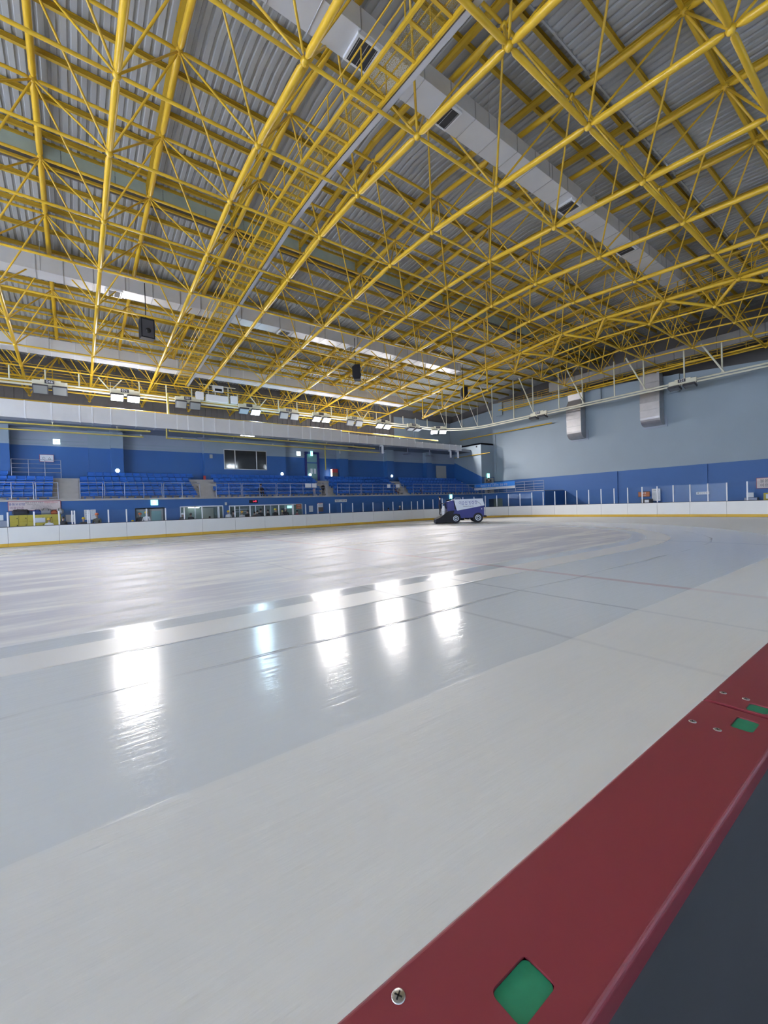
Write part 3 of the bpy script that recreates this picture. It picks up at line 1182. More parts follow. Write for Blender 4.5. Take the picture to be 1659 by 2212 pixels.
for (x, r_) in ((0.0, 0.37), (1.72, 0.38)):
    for sg in (-1, 1):
        Mx = Matrix.Translation((x, sg * 0.92, r_)) @ Matrix.Rotation(pi / 2 * (1 if sg < 0 else -1), 4, 'X')
        mb = MB()
        mb.lathe([(r_ * .6, -0.12), (r_ * .93, -0.12), (r_, -0.07), (r_, 0.07), (r_ * .93, 0.12), (r_ * .6, 0.12)], 28, Mx)
        wh = mb.build('wheel', M['tyre'], z)
        mb = MB()
        mb.lathe([(r_ * .60, 0.04), (r_ * .60, 0.125), (r_ * .5, 0.13), (r_ * .34, 0.10), (r_ * .30, 0.13), (r_ * .18, 0.13)], 24, Mx)
        mb.build('wheel_rim', M['tank'], wh)
        mb = MB()
        mb.lathe([(r_ * .16, 0.09), (r_ * .16, 0.155), (r_ * .08, 0.17)], 16, Mx)
        mb.build('hub', M['black'], wh)
mb = MB()
mb.prism([(-2.10, 0.06), (-2.10, 0.34), (-1.55, 0.52), (-0.80, 0.95), (-0.15, 1.0), (-0.35, 0.5), (-0.35, 0.06)], -1.12, 1.12, 'y')
mb.build('conditioner', M['black'], z)
mb = MB()
mb.prism([(-2.16, 0.03), (-2.16, 0.30), (-2.08, 0.36), (-2.08, 0.03)], -1.2, 1.2, 'y')
mb.build('towel_edge', M['tyre'], z)
for yy in (-0.72, -0.30):
    mb = MB()
    mb.lathe([(0.06, 1.38), (0.10, 1.36), (0.10, 1.28), (0.15, 1.24), (0.17, 1.18), (0.17, 0.66), (0.13, 0.6)], 18, Matrix.Translation((-1.2, yy, 0)))
    gt = mb.build('gas_cylinder', M['white'], z)
    mb = MB()
    mb.lathe([(0.174, 0.90), (0.174, 0.93)], 18, Matrix.Translation((-1.2, yy, 0)))
    mb.build('cylinder_strap', M['steel'], gt)
mb = MB()
mb.box(-1.45, -0.85, -0.95, 0.95, 0.55, 0.62)
mb.build('rear_platform', M['dkgrey'], z)
mb = MB()
mb.path([(-1.42, -0.9, 0.25), (-1.42, -0.9, 0.72)], 0.02)
mb.path([(-1.42, 0.9, 0.25), (-1.42, 0.9, 0.72)], 0.02)
mb.build('lift_arm', M['steel'], z)
mb = MB()
mb.bbox(-0.95, -0.5, 0.0, 0.5, 1.15, 1.25, .02)
mb.bbox(-1.0, -0.92, 0.0, 0.5, 1.2, 1.6, .02)
mb.build('driver_seat', M['black'], z)
mb = MB()
ring = [(-0.40 + .17 * sin(2 * pi * k / 14) * .5, 0.25 + .17 * cos(2 * pi * k / 14), 1.72 + .17 * sin(2 * pi * k / 14)) for k in range(15)]
mb.path(ring, 0.018, 6)
mb.tube((-0.2, .25, 1.62), (-0.40, .25, 1.72), 0.025)
mb.build('steering_wheel', M['black'], z)
mb = MB()
for x, yy in ((-0.62, -0.6), (-0.45, -0.45), (-0.3, -0.7)):
    mb.tube((x, yy, 1.6), (x, yy, 1.92), 0.02)
    mb.lathe([(0.035, 1.88), (0.04, 1.93), (0.02, 1.97)], 8, Matrix.Translation((x, yy, 0)))
mb.build('control_lever', M['black'], z)
mb = MB()
mb.bbox(2.98, 3.25, -0.9, 0.9, 0.42, 0.52, .02)
mb.build('front_bumper', M['black'], z)
mb = MB()
mb.bbox(2.96, 3.02, -0.99, -0.8, 0.60, 0.92, .02)
mb.bbox(2.96, 3.02, 0.8, 0.99, 0.60, 0.92, .02)
mb.build('headlamp', M['white'], z)
mb = MB()
mb.lathe([(0.05, 0), (0.06, .02), (0.01, .04)], 12, Matrix.Translation((2.72, -0.985, 1.06)) @ Matrix.Rotation(pi / 2, 4, 'X'))
mb.build('side_lamp', M['white'], z)
mb = MB()
mb.box(0.5, 0.9, -0.8, 0.8, 0.22, 0.42)
mb.box(1.2, 1.5, -0.6, 0.6, 0.25, 0.42)
mb.build('undercarriage', M['black'], z)


for ch in list(z.children):
    if not ch.name.startswith('wheel'):
        ch.scale = (0.74, 1, 1)

# ================================================================== SPACE FRAME
frame = thing('space_frame', 'yellow tubular space frame carrying the whole arena roof', 'roof frame')
members = {'bottom_chord': [], 'top_chord': [], 'diagonal': [], 'edge_chord': [], 'edge_diagonal': [], 'edge_post': []}


def Bn(c, r):
    y = Y0 + (r - 1) * BY if r <= 1 else Y0 + GAP + (r - 2) * BY
    return (X0 + c * AX, y, zbot(y))


def Tn(c, r):
    y = YM + (r - 1.5) * BY
    return (X0 + c * AX, y, ztop(y))


C0, C1, R0, R1 = -4, 6, -4, 9
nodes = {}
for c in range(C0, C1 + 1):
    for r in range(R0, R1 + 1):
        nodes[('b', c, r)] = Bn(c, r)
        if r < R1:
            members['bottom_chord'].append((Bn(c, r), Bn(c, r + 1), 0.105 if r < 4 else 0.092))
        if c < C1:
            members['bottom_chord'].append((Bn(c, r), Bn(c + 1, r), 0.082 if r <= -1 else 0.054))
for c in range(C0, C1):
    for r in range(R0, R1):
        t_ = Tn(c + .5, r + .5)
        nodes[('t', c, r)] = t_
        for dc in (0, 1):
            for dr in (0, 1):
                members['diagonal'].append((Bn(c + dc, r + dr), t_, 0.037))
        if r < R1 - 1:
            members['top_chord'].append((t_, Tn(c + .5, r + 1.5), 0.11))
        if c < C1 - 1:
            members['top_chord'].append((t_, Tn(c + 1.5, r + .5), 0.062))


# perimeter zone towards the end wall: lower nodes shifted half a bay
def En(c, r):
    x, y, z_ = Bn(c, 1)
    y = YM + (r - 1.5) * BY
    return (x, y, zbot(y) - 0.5)


def Et(c, r):
    y = YM + (r - 1.5) * BY
    return (X0 + c * AX, y, ztop(y))


er = [r + .5 for r in range(-4, 4)]
for c in (6.5, 7.5, 8.5, 9.5):
    for r in er:
        nodes[('e', c, r)] = En(c, r)
        if r < er[-1]:
            members['edge_chord'].append((En(c, r), En(c, r + 1), 0.06))
        if c < 9.5:
            members['edge_chord'].append((En(c, r), En(c + 1, r), 0.07))
        if c == 6.5:
            for dr in (-.5, .5):
                if R0 <= r + dr <= R1:
                    members['edge_chord'].append((Bn(6, int(r + dr)), En(c, r), 0.085))
        for dc in (-.5, .5):
            for dr in (-.5, .5):
                if c + dc <= 9.0 or True:
                    members['edge_diagonal'].append((En(c, r), Et(c + dc + 0.0, r + dr), 0.036))
for c in (7, 8, 9, 10):
    for r in range(-4, 4):
        members['edge_chord'].append((Et(c, r), Et(c, r + 1), 0.075))
        if c < 10:
            members['edge_chord'].append((Et(c, r), Et(c + 1, r), 0.06))
# fin under the last full chord, and the corner chord
fin = [(29.46, 23.83, 11.43), (29.46, 26.6, 11.16), (29.46, 29.41, 10.92), (29.46, 32.28, 10.55)]
for k, p in enumerate(fin):
    nodes[('f', k, 0)] = p
    members['edge_post'].append((p, (p[0], p[1], zbot(p[1])), 0.06))
    if k < 3:
        members['edge_chord'].append((p, fin[k + 1], 0.085))
        members['edge_diagonal'].append((fin[k + 1], (p[0], p[1], zbot(p[1])), 0.045))
members['edge_chord'].append((En(6.5, 3.5), fin[0], 0.07))
# brackets where the frame meets the set-back wall
for c in range(C0, C1 + 1):
    v = (X0 + c * AX, 44.6, 11.6)
    nodes[('v', c, 0)] = v
    b9 = Bn(c, 9)
    members['edge_chord'].append((b9, v, 0.10))
    for dc in (-.5, .5):
        members['edge_diagonal'].append((v, Tn(c + dc, 9.5), 0.055))
    if c < C1:
        members['edge_chord'].append((Tn(c + .5, 9.5), Tn(c + .5, 8.5), 0.08))
        for dc in (0, 1):
            members['edge_diagonal'].append((Bn(c + dc, 9), Tn(c + .5, 9.5), 0.045))
        members['edge_chord'].append((Tn(c + .5, 9.5), Tn(c + 1.5, 9.5), 0.06))

_mc = {}


def member_mesh(L, r):
    k = (round(L, 2), r)
    if k not in _mc:
        mb = MB()
        n = 10
        hl = L / 2
        pr = [(r * .45, -hl + .12), (r, -hl + .12 + r * 1.6), (r, hl - .12 - r * 1.6), (r * .45, hl - .12)]
        mb.lathe(pr, n)
        mb.tube((0, 0, -hl + .03), (0, 0, -hl + .13), r * .3, 6, caps=False)
        mb.tube((0, 0, hl - .13), (0, 0, hl - .03), r * .3, 6, caps=False)
        _mc[k] = mb.mesh('frame_member', M['yellow'])
    return _mc[k]


def seen_size(p, q):
    best = 0
    a, b_ = Vector(p), Vector(q)
    pts = [proj(a.lerp(b_, k / 6)) for k in range(7)]
    tot = 0
    for u, v in zip(pts[:-1], pts[1:]):
        if u and v:
            mx, my = (u[0] + v[0]) / 2, (u[1] + v[1]) / 2
            if -10 < mx < 1670 and -10 < my < 2220:
                tot += hypot(u[0] - v[0], u[1] - v[1]) * 900 / u[2]
    return tot


for nm, lst in members.items():
    lst = [(seen_size(p, q), p, q, r) for p, q, r in lst]
    lst.sort(key=lambda t_: -t_[0])
    rest = MB()
    for i, (sz, p, q, r) in enumerate(lst):
        P, Q = Vector(p), Vector(q)
        d = Q - P
        if i < 296 and sz > 0:
            o = link(nm, member_mesh(d.length, r), frame)
            o.matrix_world = Matrix.Translation((P + Q) / 2) @ d.to_track_quat('Z', 'Y').to_matrix().to_4x4()
        else:
            dn = d.normalized()
            e = .12 + r * 1.6
            rest.tube(P + dn * .12, P + dn * e, r * .45, 8, r)
            rest.tube(P + dn * e, Q - dn * e, r, 8, caps=False)
            rest.tube(Q - dn * e, Q - dn * .12, r, 8, r * .45)
    if rest.v:
        o = rest.build('distant_' + nm + 's', M['yellow'], frame)
        o['kind'] = 'stuff'
ball = MB()
ball.lathe([(0.03, -.125), (.085, -.09), (.125, 0), (.085, .09), (.03, .125)], 10)
ball_me = ball.mesh('node_ball', M['yellow'])
nl = []
for k, p in nodes.items():
    pp = proj(p)
    if pp and -20 < pp[0] < 1680 and -20 < pp[1] < 2230:
        nl.append((pp[2], p))
nl.sort()
rest = MB()
for i, (zc, p) in enumerate(nl):
    if i < 290:
        link('node_ball', ball_me, frame, p)
    else:
        rest.lathe([(0.03, -.125), (.125, 0), (.03, .125)], 6, Matrix.Translation(p))
if rest.v:
    rest.build('distant_node_balls', M['yellow'], frame)['kind'] = 'stuff'

# purlins (along x) and rafters (along y) under the sheets
pur = thing('roof_purlins', 'yellow steel purlins and rafters under the corrugated roof sheets', 'roof beams')


def ibeam(mb, p, q, hh, ww):
    """I section, upright, between p and q at the same side"""
    P, Q = Vector(p), Vector(q)
    d = (Q - P).normalized()
    s_ = d.cross(Vector((0, 0, 1))).normalized()
    up = s_.cross(d)
    for (z0, z1, w_) in ((0, .015, ww), (.015, hh - .015, .012), (hh - .015, hh, ww)):
        vs = []
        for e in (P, Q):
            for (a, zz) in ((-w_ / 2, z0), (w_ / 2, z0), (w_ / 2, z1), (-w_ / 2, z1)):
                vs.append(e + s_ * a + up * zz)
        mb.faces(vs, [(0, 1, 2, 3), (7, 6, 5, 4), (0, 4, 5, 1), (1, 5, 6, 2), (2, 6, 7, 3), (3, 7, 4, 0)])


def zroof(y):
    if abs(y - YM) > 7.74:
        return zdeck(y)
    return 18.28 - 0.0801 * abs(y - YM)


r_ = -6.0
while r_ < 10:
    y = YM + (r_ - 1.5) * BY
    if abs(abs(y - YM) - 7.74) > 0.5 and abs(y - YM) > .2 and -15 < y < 45.4:
        mb = MB()
        zz = zroof(y) - 0.20
        ibeam(mb, (-16, y, zz), (47.5, y, zz), 0.20, 0.12)
        mb.build('purlin', M['yellow_dull'], pur)
    r_ += 0.5
for k in range(-5, 11):
    x = X0 + (k - .5) * AX
    for ya, yb in ((-15, YL - .05), (YL + .1, YM), (YM, YR - .1), (YR + .1, 45.4)):
        mb = MB()
        za, zb_ = zroof(ya + .001) - 0.45, zroof(yb - .001) - 0.45
        if abs((ya + yb) / 2 - YM) < 7:
            za, zb_ = (17.66 if abs(ya - YM) > 1 else 18.28) - .45, (17.66 if abs(yb - YM) > 1 else 18.28) - .45
        ibeam(mb, (x, ya, za), (x, yb, zb_), 0.25, 0.14)
        mb.build('rafter', M['yellow_dull'], pur)


# ================================================================== CATWALKS
def catwalk(name, label, pts, wid, along, rail=True, side=1, pitch=0.72, railh=1.05, rw=0.045, rz0=.06):
    """pts: list of (x,y,z) centre line; along: unit vector of run; across is horizontal"""
    t = thing(name, label, 'catwalk')
    for sg in (-1, 1):
        mb = MB()
        for p, q in zip(pts[:-1], pts[1:]):
            p, q = Vector(p), Vector(q)
            d = (q - p).normalized()
            s_ = d.cross(Vector((0, 0, 1))).normalized() * (wid / 2 * sg)
            n = d.cross(s_).normalized()
            ss_ = s_.normalized() * 0.035
            vs = []
            for e in (p, q):
                for (a, zz) in ((-1, 0), (1, 0), (1, .12), (-1, .12)):
                    vs.append(e + s_ + ss_ * a + Vector((0, 0, zz)))
            mb.faces(vs, [(0, 3, 2, 1), (4, 5, 6, 7), (0, 1, 5, 4), (1, 2, 6, 5), (2, 3, 7, 6), (3, 0, 4, 7)])
        mb.build('stringer', M['yellow'], t)
    mb = MB()
    for p, q in zip(pts[:-1], pts[1:]):
        p, q = Vector(p), Vector(q)
        s_ = (q - p).normalized().cross(Vector((0, 0, 1))).normalized() * (wid / 2 - .03)
        u = Vector((0, 0, .115))
        mb.poly([p - s_ + u, p + s_ + u, q + s_ + u, q - s_ + u])
    mb.build('mesh_floor', M['xmesh'], t)
    for p, q in zip(pts[:-1], pts[1:]):
        p, q = Vector(p), Vector(q)
        L = (q - p).length
        s_ = (q - p).normalized().cross(Vector((0, 0, 1))).normalized() * (wid / 2 - .02)
        nn = max(1, int(round(L / pitch)))
        for k in range(nn):
            e = p.lerp(q, (k + .5) / nn) + Vector((0, 0, rz0))
            d = (q - p).normalized() * rw
            mb = MB()
            vs = []
            for sg in (-1, 1):
                for (a, zz) in ((-1, 0), (1, 0), (1, .04), (-1, .04)):
                    vs.append(e + s_ * sg + d * a + Vector((0, 0, zz)))
            mb.faces(vs, [(0, 3, 2, 1), (4, 5, 6, 7), (0, 1, 5, 4), (1, 2, 6, 5), (2, 3, 7, 6), (3, 0, 4, 7)])
            mb.build('rung', M['yellow'], t)
    if rail:
        for sg in ((-1, 1) if rail == 2 else (side,)):
            for hz in (railh, railh * .55):
                mb = MB()
                for p, q in zip(pts[:-1], pts[1:]):
                    p, q = Vector(p), Vector(q)
                    s_ = (q - p).normalized().cross(Vector((0, 0, 1))).normalized() * (wid / 2 * sg)
                    mb.tube(p + s_ + Vector((0, 0, hz)), q + s_ + Vector((0, 0, hz)), 0.024, 6)
                mb.build('handrail', M['yellow'], t)
            for p, q in zip(pts[:-1], pts[1:]):
                p, q = Vector(p), Vector(q)
                s_ = (q - p).normalized().cross(Vector((0, 0, 1))).normalized() * (wid / 2 * sg)
                nn = max(1, int(round((q - p).length / 1.8)))
                for k in range(nn):
                    e = p.lerp(q, k / nn) + s_
                    mb = MB()
                    mb.tube(e, e + Vector((0, 0, railh)), 0.022, 6)
                    mb.build('rail_post', M['yellow'], t)
    return t


cy = [-2.5, 4.0, Y0, Y0 + GAP, 23.0, 31.0, 38.3]
catwalk('catwalk', 'yellow ladder-like catwalk laid across the roof frame beside the long grey cable tray',
        [(7.47, y, zbot(y) + .10) for y in cy], 0.88, None, 2)
mb = MB()
for ya, yb in zip(cy[:-1], cy[1:]):
    za, zb_ = zbot(ya) + .10, zbot(yb) + .10
    for (xa, xb, da, db) in ((7.98, 8.16, 0, .012), (7.98, 7.99, 0, .16), (8.15, 8.16, 0, .16)):
        vs = [(xa, ya, za + da), (xb, ya, za + da), (xb, yb, zb_ + da), (xa, yb, zb_ + da),
              (xa, ya, za + db), (xb, ya, za + db), (xb, yb, zb_ + db), (xa, yb, zb_ + db)]
        mb.faces(vs, [(0, 3, 2, 1), (4, 5, 6, 7), (0, 1, 5, 4), (1, 2, 6, 5), (2, 3, 7, 6), (3, 0, 4, 7)])
tag(mb.build('cable_tray', mat('pale_tray', (0.55, 0.55, 0.56), 0.4, 0.4)), 'long pale grey cable tray running along the yellow catwalk', 'cable tray')
catwalk('catwalk', 'yellow catwalk with bright rungs above the far end of the rink near the last chord',
        [(31.5, 1.0, 14.05), (31.5, 26.0, 14.05)], 0.8, None, 2, pitch=1.25, rw=0.10, rz0=-0.045)
catwalk('catwalk', 'yellow catwalk with handrails along the far wall above the lamp rail',
        [(-12, 42.3, 12.35), (30.0, 42.3, 12.35)], 0.8, None, 2, pitch=1.5)
catwalk('catwalk', 'yellow catwalk with handrails in the gloom along the end wall top',
        [(43.2, 0.0, 12.9), (43.2, 33.0, 12.9)], 0.8, None, 2, pitch=1.5)


# ================================================================== DUCTS
def duct(name, label, x0, x1, y0, y1, z0, z1, m_, pitch, vents=(), hang=None, seam_w=0.05, jitter=0.0):
    t = thing(name, label, 'air duct')
    xs = [x0]
    rnd = random.Random(5)
    while xs[-1] < x1 - pitch * .5:
        xs.append(min(x1, xs[-1] + pitch * (1 + jitter * (rnd.random() - .5))))
    if xs[-1] < x1:
        xs.append(x1)
    for a, b_ in zip(xs[:-1], xs[1:]):
        mb = MB()
        mb.bbox(a + .004, b_ - .004, y0, y1, z0, z1, 0.006)
        mb.build('duct_section', m_, t)
        mb = MB()
        e = 0.02
        mb.bbox(b_ - seam_w / 2, b_ + seam_w / 2, y0 - e, y1 + e, z0 - e, z1 + e, 0.006)
        mb.build('flange', M['white'] if m_ is M['ductw'] else M['seam'], t)
    for v in vents:
        mb = MB()
        yc = (y0 + y1) / 2
        mb.bbox(v - .42, v + .42, y0 + .06, y1 - .06, z0 - .10, z0 - .005, 0.008)
        g = mb.build('vent_collar', M['white'], t)
        mb = MB()
        mb.box(v - .34, v + .34, y0 + .14, y1 - .14, z0 - .108, z0 - .099)
        mb.build('vent_grille', M['grille'], g)
        mb = MB()
        for k in range(3):
            xx = v - .30 + .3 * k
            mb.box(xx - .01, xx + .01, y0 + .14, y1 - .14, z0 - .114, z0 - .104)
        mb.build('vent_bar', M['seam'], g)
    if hang:
        x = x0 + 1.0
        while x < x1:
            for yy in (y0 - .03, y1 + .03):
                mb = MB()
                mb.tube((x, yy, z0), (x, yy, hang), 0.012, 5)
                mb.build('hanger_rod', M['seam'], t)
            x += 4.0
    return t


duct('air_duct', 'broad galvanised air duct with square grilles hanging in the near half of the roof', -4, 33, 10.08, 11.08, 15.55, 16.2, M['duct'], 1.25,
     (7.6, 11.2, 19.4, 25.4), 16.9, 0.04)
duct('air_duct', 'shiny galvanised air duct with grilles crossing beyond the ridge under the roof', -10, 31, 28.3, 29.3, 14.55, 15.5, M['duct'], 1.35,
     (2.3, 12.8, 18.6, 23.5), 16.1, 0.05, .3)
duct('air_duct', 'pale air duct high up behind the frame above the lit lamp rail', -10, 30, 36.0, 37.0, 12.75, 13.6, M['ductw'], 1.3, (), 15.4, 0.05)
sd = duct('air_duct', 'long white insulated air duct with taped joints over the grandstand', -8, 21.7, 35.9, 36.9, 8.10, 9.25, M['ductw'], 1.15, (), None, 0.08, .8)
for a, b_, zt in ((21.7, 22.6, 9.05), (22.6, 31.5, 8.95), (31.5, 39.0, 8.75)):
    xs = a
    while xs < b_ - .1:
        xe = min(b_, xs + 1.1)
        mb = MB()
        mb.bbox(xs + .004, xe - .004, 35.9, 36.9, 8.10, zt, 0.006)
        mb.build('duct_section', M['ductw'], sd)
        mb = MB()
        mb.bbox(xe - .035, xe + .035, 35.88, 36.92, 8.08, zt + .02, 0.006)
        mb.build('flange', M['white'], sd)
        xs = xe


# drop ducts on the end wall
def drop_duct(ya, yb, zs, label):
    t = thing('wall_duct', label, 'air duct')
    x1 = 44.5
    for (za, zb_, xa, xb) in zs:
        mb = MB()
        # za/zb bottom/top, xa/xb = outer x at bottom/top
        vs = [(xa, ya, za), (x1 - .12, ya, za), (x1 - .12, yb, za), (xa, yb, za), (xb, ya, zb_), (x1 - .12, ya, zb_), (x1 - .12, yb, zb_), (xb, yb, zb_)]
        mb.faces(vs, [(0, 3, 2, 1), (4, 5, 6, 7), (0, 1, 5, 4), (1, 2, 6, 5), (2, 3, 7, 6), (3, 0, 4, 7)])
        mb.build('duct_section', M['ductwall'], t)
        mb = MB()
        mb.bbox(xb - .03, x1 - .1, ya - .03, yb + .03, zb_ - .03, zb_ + .03, .008)
        mb.build('flange', M['seam'], t)
    # curved elbow into the wall
    za = zs[-1][0]
    xa = zs[-1][2]
    mb = MB()
    dx = x1 - xa
    pts = [(xa + 0.75 * dx * (1 - cos(pi / 2 * k / 6)), za - 0.75 * sin(pi / 2 * k / 6)) for k in range(7)]
    pts += [(x1 - .02, za - .75), (x1 - .02, za)]
    mb.prism([(u, v) for u, v in pts], ya, yb, 'y')
    mb.build('elbow', M['ductwall'], t)
    mb = MB()
    mb.box(x1 - .06, x1 - .005, ya - .25, yb + .12, za - .95, za + .1)
    mb.build('wall_plate', M['lgrey'], t)
    return t


drop_duct(22.9, 24.5, [(12.3, 13.3, 43.9, 43.7), (11.6, 12.3, 43.4, 43.9), (11.1, 11.6, 43.4, 43.4), (10.2, 11.1, 43.4, 43.4), (9.4, 10.2, 43.4, 43.4), (8.85, 9.4, 43.4, 43.4)],
          'galvanised duct dropping down the pale blue end wall, left one of the pair')
drop_duct(15.5, 17.15, [(12.2, 13.3, 43.5, 43.5), (11.4, 12.2, 43.5, 43.5), (10.4, 11.4, 43.4, 43.5), (9.7, 10.4, 43.4, 43.4), (9.0, 9.7, 43.4, 43.4)],
          'galvanised duct dropping down the pale blue end wall, right one of the pair')
t = thing('header_duct', 'dull galvanised header duct above the two end wall drop ducts', 'air duct')
for k in range(16):
    mb = MB()
    mb.bbox(42.6, 43.9, 2.0 + 1.5 * k, 3.48 + 1.5 * k, 13.5, 14.5, .01)
    mb.build('duct_section', M['ductdull'], t)


# ================================================================== LAMP RAIL
RZ, RY, RXE, RR = 11.15, 38.4, 41.6, 5.0
path = [(-16.0, RY)]
for k in range(13):
    a_ = pi / 2 - pi / 2 * k / 12
    path.append((RXE - RR + RR * cos(a_), RY - RR + RR * sin(a_)))
path.append((RXE, -2.0))
lr = thing('lamp_rail', 'cream twin-tube lamp rail hung on rods, curving round the rink under the roof', 'lamp rail')
for dz in (0.02, -0.20):
    mb = MB()
    mb.path([(x, y, RZ + dz) for x, y in path], 0.075, 8)
    mb.build('rail_tube', M['cream'], lr)
mb = MB()
for p, q in zip(path[:-1], path[1:]):
    pass
xh = -15.0
k = 0
while xh < 36.0:
    mb = MB()
    zt = zbot(38.3)
    if k % 6 == 3:
        mb.tube((xh, RY, RZ), (xh - .75, RY, zt - .05), 0.05, 6)
        mb.tube((xh, RY, RZ), (xh + .75, RY, zt - .05), 0.05, 6)
        mb.tube((xh, RY, RZ), (xh, RY, zt - .3), 0.02, 6)
    else:
        mb.tube((xh, RY, RZ), (xh, RY, zt), 0.05, 6)
    mb.build('hanger', M['cream'], lr)
    xh += 1.95
    k += 1
y = 33.0
k = 0
while y > 3:
    zt = 13.6 + (y - 10.0) * 0.105
    mb = MB()
    mb.tube((RXE, y, RZ), (RXE, y, zt), 0.06, 6)
    mb.build('hanger', M['cream'], lr)
    if k % 2 == 0:
        mb = MB()
        mb.tube((RXE, y - .15, RZ), (RXE - .9, y + 1.1, zt), 0.065, 6)
        mb.build('brace', M['cream'], lr)
    y -= 2.55 if k % 2 else 3.1
    k += 1
for a_ in (0.35, .75, 1.15):
    x, y = RXE - RR + RR * cos(a_), RY - RR + RR * sin(a_)
    mb = MB()
    mb.tube((x, y, RZ), (x, y, 14.3), 0.03, 6)
    mb.tube((x, y, RZ), (x - 1.0, y + .6, 14.3), 0.03, 6)
    mb.build('hanger', M['cream'], lr)


def floodlight(x, y, label, lit=0, number=None, rz=0.0, tilt=0.95, cool=False, one=False):
    """pair of floodlights under a gear box; local -y faces the rink"""
    t = thing('floodlight', label, 'floodlight', (x, y, RZ), rz, 'floodlights on the cream lamp rail')
    mb = MB()
    mb.bbox(-1.0, 1.0, -0.22, -0.06, -0.20, 0.16, .02)
    mb.bbox(-0.55, 0.62, -0.24, -0.06, 0.10, 0.24, .02)
    mb.build('gear_box', M['cream'], t)
    mb = MB()
    mb.box(-0.30, 0.25, -0.265, -0.242, -0.06, 0.20)
    npl = mb.build('number_plate', M['dkgrey'], t)
    if number:
        lettering(number, 0.26, M['paper'], npl, (-0.025, -0.268, 0.07))
    for k, sx_ in enumerate((-0.55, 0.55)):
        Mx = Matrix.Translation((sx_, -0.25, -0.52)) @ Matrix.Rotation(tilt, 4, 'X')
        # local: pane faces -y before the tilt
        mb = MB()
        mb.bbox(-0.44, 0.44, -0.02, 0.16, -0.34, 0.34, .03, 0, Mx)
        hd = mb.build('lamp_head', M['dkgrey'], t)
        mb = MB()
        vs = [Mx @ Vector(p) for p in ((-.38, -.025, -.29), (.38, -.025, -.29), (.38, -.025, .29), (-.38, -.025, .29))]
        mb.poly(vs)
        is_lit = lit and not (one and k == 0)
        mb.build('lamp_pane', (M['litcool'] if cool else M['lit']) if is_lit else M['glasspale'], hd)
        mb = MB()
        for q in (-.42, .42):
            mb.tube((sx_ + q, -.14, -.2), Mx @ Vector((q, .05, 0)), 0.022, 6)
        mb.build('yoke', M['dkgrey'], hd)
    return t


TL = 0.98
floodlight(-12.6, RY, 'lit twin floodlight out at the left end of the lamp rail', 1, None, 0, TL)
floodlight(-1.10, RY, 'unlit twin floodlight with number 046, first from the left on the far lamp rail', 0, '046', 0, 0.62)
floodlight(3.50, RY, 'brightly lit twin floodlight with number 07, left of the yellow catwalk end', 1, '071', 0, TL)
floodlight(8.05, RY, 'unlit twin floodlight under the end of the yellow catwalk', 0, '081', 0, 0.62)
floodlight(13.3, RY, 'blue-white lit floodlight, one head only, right of the projector boxes', 1, None, 0, TL, True, True)
floodlight(17.2, RY, 'unlit twin floodlight right of the blue-white lamp', 0, '011', 0, 0.62)
floodlight(20.75, RY, 'lit twin floodlight, brightest of the middle of the far lamp rail', 1, None, 0, TL)
floodlight(24.8, RY, 'unlit twin floodlight below the middle hanging speaker', 0, '013', 0, 0.62)
floodlight(28.7, RY, 'lit twin floodlight, second from the right on the far lamp rail', 1, None, 0, TL)
floodlight(33.3, RY, 'unlit dark twin floodlight, last before the corner of the lamp rail', 0, '015', 0, 1.25)
floodlight(37.4, RY - 0.15, 'lit twin floodlight at the corner where the lamp rail starts to curve', 1, None, -0.6, TL)
floodlight(RXE, 26.6, 'unlit floodlight on the end lamp rail, the further one', 0, '019', -pi / 2, 1.35)
floodlight(RXE, 13.05, 'unlit floodlight with number 121 on the end lamp rail, the nearer one', 0, '121', -pi / 2, 1.35)
# the rail comes back along the near side behind the camera: its lit lamps light the hall; left end lamps are added fill
spots = [(x, -7.9, pi, 'near', NEARW) for x in (-14, -6, 2, 10, 18, 26, 34)] + [(-19.0, y, pi / 2, 'added left', LEFTFILLW) for y in (-1, 9, 19, 29)]
for i, (x, y, rz_, sd_, pw) in enumerate(spots):
    o = floodlight(x, y, 'twin floodlight on the %s lamp rail outside the view, %s of the outside ones' % (sd_, nth[i]), 0, None, rz_, .45)
    al = D.lights.new('unseen_flood_beam', 'AREA')
    al.shape = 'RECTANGLE'
    al.size, al.size_y = 1.6, .5
    al.energy = pw
    al.color = (0.84, 0.92, 1.0) if sd_ == 'near' else (0.94, 0.965, 1.0)
    al.spread = 2.4
    lo = D.objects.new('unseen_flood_beam', al)
    COL.objects.link(lo)
    lo.parent = o
    lo.location = (0, -.45, -.55)
    lo.rotation_euler = (pi / 2 - .30, 0, 0)

# projector boxes on the rail
t = thing('projector', 'white projector boxes and bracket hung on the lamp rail below the cable tray end', 'projector', (10.6, RY - .1, RZ))
for nm, b_ in (('main_box', (-1.1, 0.75, -.25, .2, 0.05, .62)), ('side_box', (-1.9, -1.3, -.25, .2, 0.1, .75)), ('side_box', (1.0, 1.6, -.25, .2, 0.1, .75))):
    mb = MB()
    mb.bbox(*b_, .02)
    mb.build(nm, M['white'], t)
mb = MB()
mb.bbox(-.5, .4, -.2, .2, 0.95, 1.5, .02)
bx = mb.build('lens_box', M['white'], t)
mb = MB()
mb.box(-.35, .25, -.22, -.2, 1.0, 1.2)
mb.build('lens', M['black'], bx)
mb = MB()
mb.box(-1.6, 1.5, -.05, .05, 1.45, 1.52)
mb.box(-.9, -.82, -.05, .05, 0, 1.5)
mb.box(.8, .88, -.05, .05, 0, 1.5)
mb.build('bracket', M['cream'], t)


